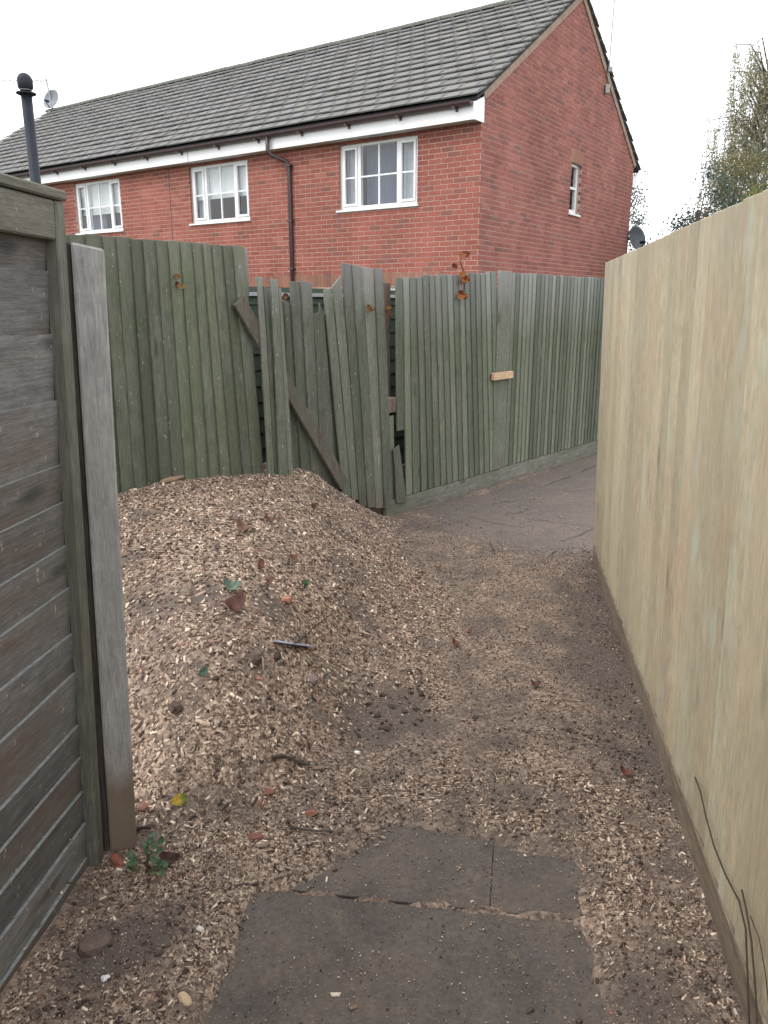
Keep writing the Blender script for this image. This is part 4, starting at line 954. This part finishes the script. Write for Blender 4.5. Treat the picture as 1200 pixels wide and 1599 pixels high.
stone('soil_clod', 433, 1026, .05, .025, .022, (.05, .038, .032), 'near-black soil clod just under the plastic strip', 'clod', 14, .5)
stone('soil_clod', 274, 1105, .06, .04, .028, (.08, .058, .045), 'large dark clod on the mound near the grey post', 'clod', 15, .5)
for k, (px, py, lb) in enumerate([(590, 1118, 'dark clod in the middle of the soil patch right of the mound'), (612, 1104, 'dark clod in the soil patch, third from its right end'), (632, 1112, 'dark clod in the soil patch, second from its right end'), (596, 1086, 'upper dark clod of the soil patch at the mound foot'),
                                    (575, 1100, 'leftmost dark clod of the soil patch at the mound foot'), (650, 1108, 'rightmost dark clod of the soil patch at the mound foot'), (604, 1140, 'lowest dark clod of the soil patch at the mound foot'), (580, 1070, 'topmost dark clod of the soil patch at the mound foot')]):
    tag(stone('soil_clod', px, py, random.uniform(.02, .036), random.uniform(.016, .026), random.uniform(.012, .018), (.062, .046, .038), lb, 'clod', 20 + k, .95), None, None, 'clods in the dark soil patch')
leaf(360, 922, .085, (.20, .30, .21), 'pale green crumpled leaf in the middle of the mound', 'green_leaf', rot=.1, curl=.3)
leaf(475, 917, .05, (.05, .16, .06), 'small dark green leaf right of the pinkish stone', 'green_leaf'); leaf(318, 1055, .045, (.06, .15, .08), 'dark green leaf half buried low on the left of the mound', 'green_leaf')
leaf(363, 953, .11, (.24, .095, .065), 'large red-brown dead leaf below the pale green leaf', rot=1.2)
leaf(421, 817, .07, (.27, .10, .06), 'rusty dead leaf near the mound top'); leaf(381, 831, .09, (.36, .18, .12), 'pale orange dead leaf near the mound top')
leaf(489, 794, .06, (.26, .10, .06), 'red-brown leaf close under the mound crest'); leaf(457, 875, .05, (.36, .13, .06), 'bright orange-brown leaf in the upper right of the mound')
leaf(407, 888, .05, (.32, .12, .07), 'orange-brown leaf above the pale green leaf'); leaf(419, 913, .045, (.33, .16, .11), 'pinkish dead leaf left of the small dark green leaf')
leaf(282, 1254, .05, (.50, .36, .06), 'yellow and green fallen leaf right of the grey post', 'yellow_leaf', rot=.4, c2=(.16, .24, .05), curl=.3)
leaf(266, 1349, .065, (.13, .045, .025), 'dark brown leaf at the weed by the post'); leaf(712, 1010, .05, (.30, .10, .06), 'red-brown leaf on the right foot of the mound'); leaf(733, 992, .04, (.32, .12, .07), 'small rusty leaf at the edge of the trodden path')
leaf(836, 1074, .05, (.22, .08, .055), 'brown leaf in the middle of the trodden path'); leaf(977, 1212, .05, (.34, .12, .06), 'orange leaf near the pale fence foot'); leaf(684, 890, .05, (.28, .10, .07), 'reddish leaf on the far right flank of the mound')
# bark strips, twigs, plastic strip
def strip(name, pts, wd, th, mat, c, label, cat, lift=.012):
    P = [surf(*q) + np.array([0, 0, lift]) for q in pts]; o_ = P[0]; m = MB(); V = []; n = len(P)
    for i, p in enumerate(P):
        d = Vector(P[min(i + 1, n - 1)] - P[max(i - 1, 0)]).normalized(); sd_ = d.cross(Vector((0, 0, 1))).normalized() * wd * (.5 if 0 < i < n - 1 else .25); q = Vector(p - o_)
        V += [q - sd_, q + sd_, q + sd_ + Vector((0, 0, th)), q - sd_ + Vector((0, 0, th))]
    F = []
    for i in range(n - 1):
        k = 4 * i
        for j in range(4): F.append((k + j, k + (j + 1) % 4, k + 4 + (j + 1) % 4, k + 4 + j))
    F += [(3, 2, 1, 0), (4 * n - 4, 4 * n - 3, 4 * n - 2, 4 * n - 1)]
    m.add(V, F, c); o = m.build(name, mat, None); o.location = o_; return tag(o, label, cat)
strip('bark_strip', [(254, 757), (268, 753), (282, 748), (290, 744)], .05, .012, m_soil_bit, (.30, .21, .14), 'split bark strip on the mound crest, the larger left one', 'bark strip')
strip('bark_strip', [(313, 740), (328, 737), (342, 734)], .035, .012, m_soil_bit, (.42, .31, .21), 'pale bark strip on the mound crest against the fence', 'bark strip')
strip('bark_strip', [(388, 738), (404, 737), (420, 736)], .03, .012, m_soil_bit, (.12, .085, .065), 'dark bark strip on the crest below the fence gap', 'bark strip')
strip('plastic_strip', [(428, 1008), (445, 1010), (458, 1012), (475, 1014), (491, 1016)], .028, .003, m_soil_bit, (.26, .28, .35), 'blue-grey scrap of plastic strip lying on the mound', 'plastic strip', .016)
def twig(pts, r, c, label, lift=.01):
    P = [surf(*q) + np.array([0, 0, lift]) for q in pts]; o = MB().tube([p - P[0] for p in P], [r * (1 - .5 * i / len(P)) for i in range(len(P))], 6, c).build('twig', m_soil_bit, None); o.location = P[0]; return tag(o, label, 'twig')
twig([(455, 1016), (470, 1006), (482, 996), (490, 986), (502, 978), (519, 965)], .0035, (.05, .04, .038), 'thin dark curved twig crossing the blue-grey plastic strip', .02)
twig([(425, 1187), (440, 1184), (455, 1188), (470, 1196), (484, 1198)], .007, (.07, .055, .05), 'dark crooked twig on the lower mound')
twig([(455, 1295), (475, 1300), (495, 1302), (518, 1302)], .0045, (.08, .065, .055), 'straight grey twig at the foot of the mound near the paving')
twig([(762, 828), (764, 842), (768, 856), (773, 868)], .004, (.06, .045, .04), 'slender dark twig lying at the near edge of the asphalt'); twig([(215, 1299), (226, 1297), (236, 1298)], .006, (.04, .03, .025), 'short black stick beside the grey post')
# weed by the post
wp = surf(232, 1362); wd_ = empty('weed', wp, 0, 'small green leafy weed growing at the foot of the grey post', 'weed')
def wtube(q, r, c):
    P = [np.array([(px - 232) * .00135, -.02 * k, (1362 - py) * .00155]) for k, (px, py) in enumerate(q)]; MB().tube(P, r, 6, c).build('stem', m_soil_bit, wd_); return P[-1]
for q, r, c in [([(228, 1362), (236, 1335), (245, 1305), (252, 1290)], .004, (.13, .09, .07)), ([(232, 1362), (246, 1352), (262, 1345)], .003, (.22, .28, .12)), ([(208, 1360), (207, 1340), (203, 1325)], .003, (.15, .2, .08)), ([(232, 1362), (250, 1340), (258, 1325)], .003, (.16, .18, .09))]:
    e = wtube(q, r, c)
for px, py in [(236, 1302), (244, 1290), (250, 1297), (262, 1300), (255, 1322), (260, 1330), (200, 1326), (206, 1332), (198, 1335), (260, 1346), (266, 1350), (240, 1314), (248, 1286), (256, 1294), (232, 1297), (240, 1296), (251, 1327), (264, 1334), (195, 1331), (210, 1328), (203, 1340), (255, 1352), (268, 1343), (246, 1305), (242, 1334)]:
    m = MB(); leafgeo(m, ((px - 232) * .00135, random.uniform(-.03, .01), (1362 - py) * .00155), random.uniform(.015, .026), random.uniform(0, 6), random.choice([(.09, .16, .075), (.11, .19, .10), (.15, .22, .14)]), .3, (random.uniform(-.5, .5), -.6, .8)); m.build('leaf', m_leaf, wd_)
# wiry stems along the pale fence foot
def wire(pts, r, label):
    P = [onplane(px, py, PB - np.array([math.cos(R_(PH)), -math.sin(R_(PH)), 0]) * .035, PH) for px, py in pts]
    o = MB().tube([p - P[0] for p in P], r, 6, (.06, .045, .035)).build('bramble_stem', m_soil_bit, None); o.location = P[0]; tag(o, label, 'stem')
wire([(1086, 1214), (1094, 1235), (1103, 1275), (1115, 1320), (1133, 1365), (1155, 1408), (1165, 1450), (1168, 1520), (1171, 1610)], .0022, 'long thin dark bramble stem leaning on the pale fence')
wire([(1159, 1390), (1166, 1420), (1174, 1470), (1180, 1540), (1184, 1615)], .0022, 'shorter dark bramble stem beside the long one')
wire([(1172, 1430), (1186, 1465), (1196, 1520), (1204, 1600)], .0012, 'finest grey-green stem at the right end of the pale fence')

# ------------------------------------------------------------------ trees beyond
def leaves_obj(name, P, size, cols, parent, hang=False):
    n = len(P); a = rng.uniform(0, 2 * np.pi, n); d = rng.normal(0, 1, (n, 3)); d[:, 2] -= (1.2 if hang else .2); d /= np.linalg.norm(d, axis=1)[:, None]
    s_ = np.cross(d, rng.normal(0, 1, (n, 3))); s_ /= np.linalg.norm(s_, axis=1)[:, None]; nn = np.cross(d, s_); L = rng.uniform(.7, 1.3, n)[:, None] * size
    V = np.stack([P, P + d * L * .5 + s_ * L * .32 + nn * L * .08, P + d * L, P + d * L * .5 - s_ * L * .32 + nn * L * .08], 1).reshape(-1, 3)
    F = np.arange(4 * n).reshape(-1, 4); c = np.array(cols)[rng.integers(0, len(cols), n)] * rng.uniform(.7, 1.25, (n, 1))
    return np_obj(name, V, F, m_leaf, parent, tint=np.repeat(c, 4, 0))
def tree(base, h, r, nl, clump, size, cols, label, name='tree', cz=.6, seed=0, rz=.45, bark=m_bark):
    o = empty(name, base, 0, label, 'tree'); T = Vector((.05 * h * random.uniform(-1, 1), 0, h * .85))
    tr = MB().tube([(0, 0, 0), T * .4, T], [.035 * h ** .8, .025 * h ** .8, .008 * h], 8); tr.build('trunk', bark, o)
    tips = []; lm = MB()
    for k in range(clump):
        d = rng.normal(0, 1, 3); d /= np.linalg.norm(d); rr = rng.random() ** .4; p = np.array([d[0] * r * rr, d[1] * r * rr, h * cz + d[2] * h * rz * rr]); p[2] = max(p[2], h * .12); tips.append(p)
        st_ = T * min(.95, max(.15, (p[2] / h - .12))); lm.tube([st_, (Vector(p) + st_) / 2 + Vector((0, 0, .05 * h)), p], [.004 * h, .0025 * h, .0012 * h], 4)
    lm.build('limb', bark, o); tips = np.array(tips); idx = rng.integers(0, clump, nl); sp = r * .15
    P = tips[idx] + rng.normal(0, 1, (nl, 3)) * sp * np.array([1, 1, .8]); P[:, 2] = np.maximum(P[:, 2], .05)
    leaves_obj('crown', P, size, cols, o); return o
def tb(px, y, z=3.6): return np.array([(px - 600) / FPX * (y * math.cos(PITCH) + (EYE - z) * math.sin(PITCH)), y, -.08])
tree(tb(1105, 17), 4.2, .95, 12000, 60, .055, [(.075, .115, .095), (.10, .14, .115), (.06, .095, .08)], 'small bluish green tree behind the pale fence, nearest the house', 'broadleaf_tree')
tree(tb(1158, 18.5), 4.9, .95, 12000, 55, .055, [(.19, .175, .08), (.14, .15, .075), (.22, .19, .09)], 'olive and brown autumn tree below the birch', 'broadleaf_tree')
tree(tb(1190, 15.5), 4.3, .75, 5000, 34, .06, [(.20, .24, .06), (.15, .19, .06), (.25, .27, .09)], 'yellow-green bush showing just over the pale fence', 'bush')
tree(tb(1235, 20), 5.9, 1.3, 12000, 60, .065, [(.085, .12, .10), (.11, .14, .11), (.15, .13, .08)], 'dark green tree at the right edge below the birch', 'broadleaf_tree')
tree(tb(962, 24), 5.4, 1.0, 4200, 40, .065, [(.12, .15, .13), (.15, .17, .14), (.09, .12, .11)], 'sparse tree showing just past the far corner of the gable', 'broadleaf_tree')
bt = empty('birch_tree', tb(1186, 26, 6), 0, 'tall sparse weeping birch with yellowing leaves above the pale fence', 'tree'); hB = 9.2
MB().tube([(0, 0, 0), (.1, 0, 3), (-.1, 0, 6), (.05, 0, hB)], [.17, .14, .09, .02], 10).build('trunk', m_birch_bark, bt)
lm = MB(); LP = []; tw = MB()
for k in range(110):
    a = rng.uniform(0, 2 * np.pi); z0 = rng.uniform(2.8, hB - .4); L = (2.6 - 1.5 * (z0 - 2.8) / (hB - 2.8)) * rng.uniform(.6, 1.15); e = np.array([math.cos(a) * L, math.sin(a) * L, z0 + rng.uniform(.1, .7)]); mid = np.array([math.cos(a) * L * .5, math.sin(a) * L * .5, z0 + .55])
    lm.tube([(0, 0, z0 - .3), mid, e], [.03, .018, .006], 5)
    for j in range(7):
        u = rng.uniform(.35, 1); s0 = mid + (e - mid) * (u * 2 - 1) if u > .5 else mid * (u * 2) + np.array([0, 0, z0 - .3]) * (1 - u * 2); hl = rng.uniform(.6, 1.9); dx = rng.normal(0, .12, 2)
        tw.tube([s0, s0 + np.array([dx[0], dx[1], -hl])], .0045, 3)
        nl = int(hl * 38); u2 = rng.random(nl)[:, None]; LP.append(s0 + u2 * np.array([dx[0], dx[1], -hl]) + rng.normal(0, .05, (nl, 3)))
lm.build('limb', m_bark, bt); tw.build('hanging_twig', m_bark, bt)
leaves_obj('crown', np.concatenate(LP), .06, [(.36, .35, .20), (.31, .32, .22), (.44, .38, .20), (.30, .31, .26)], bt, True)
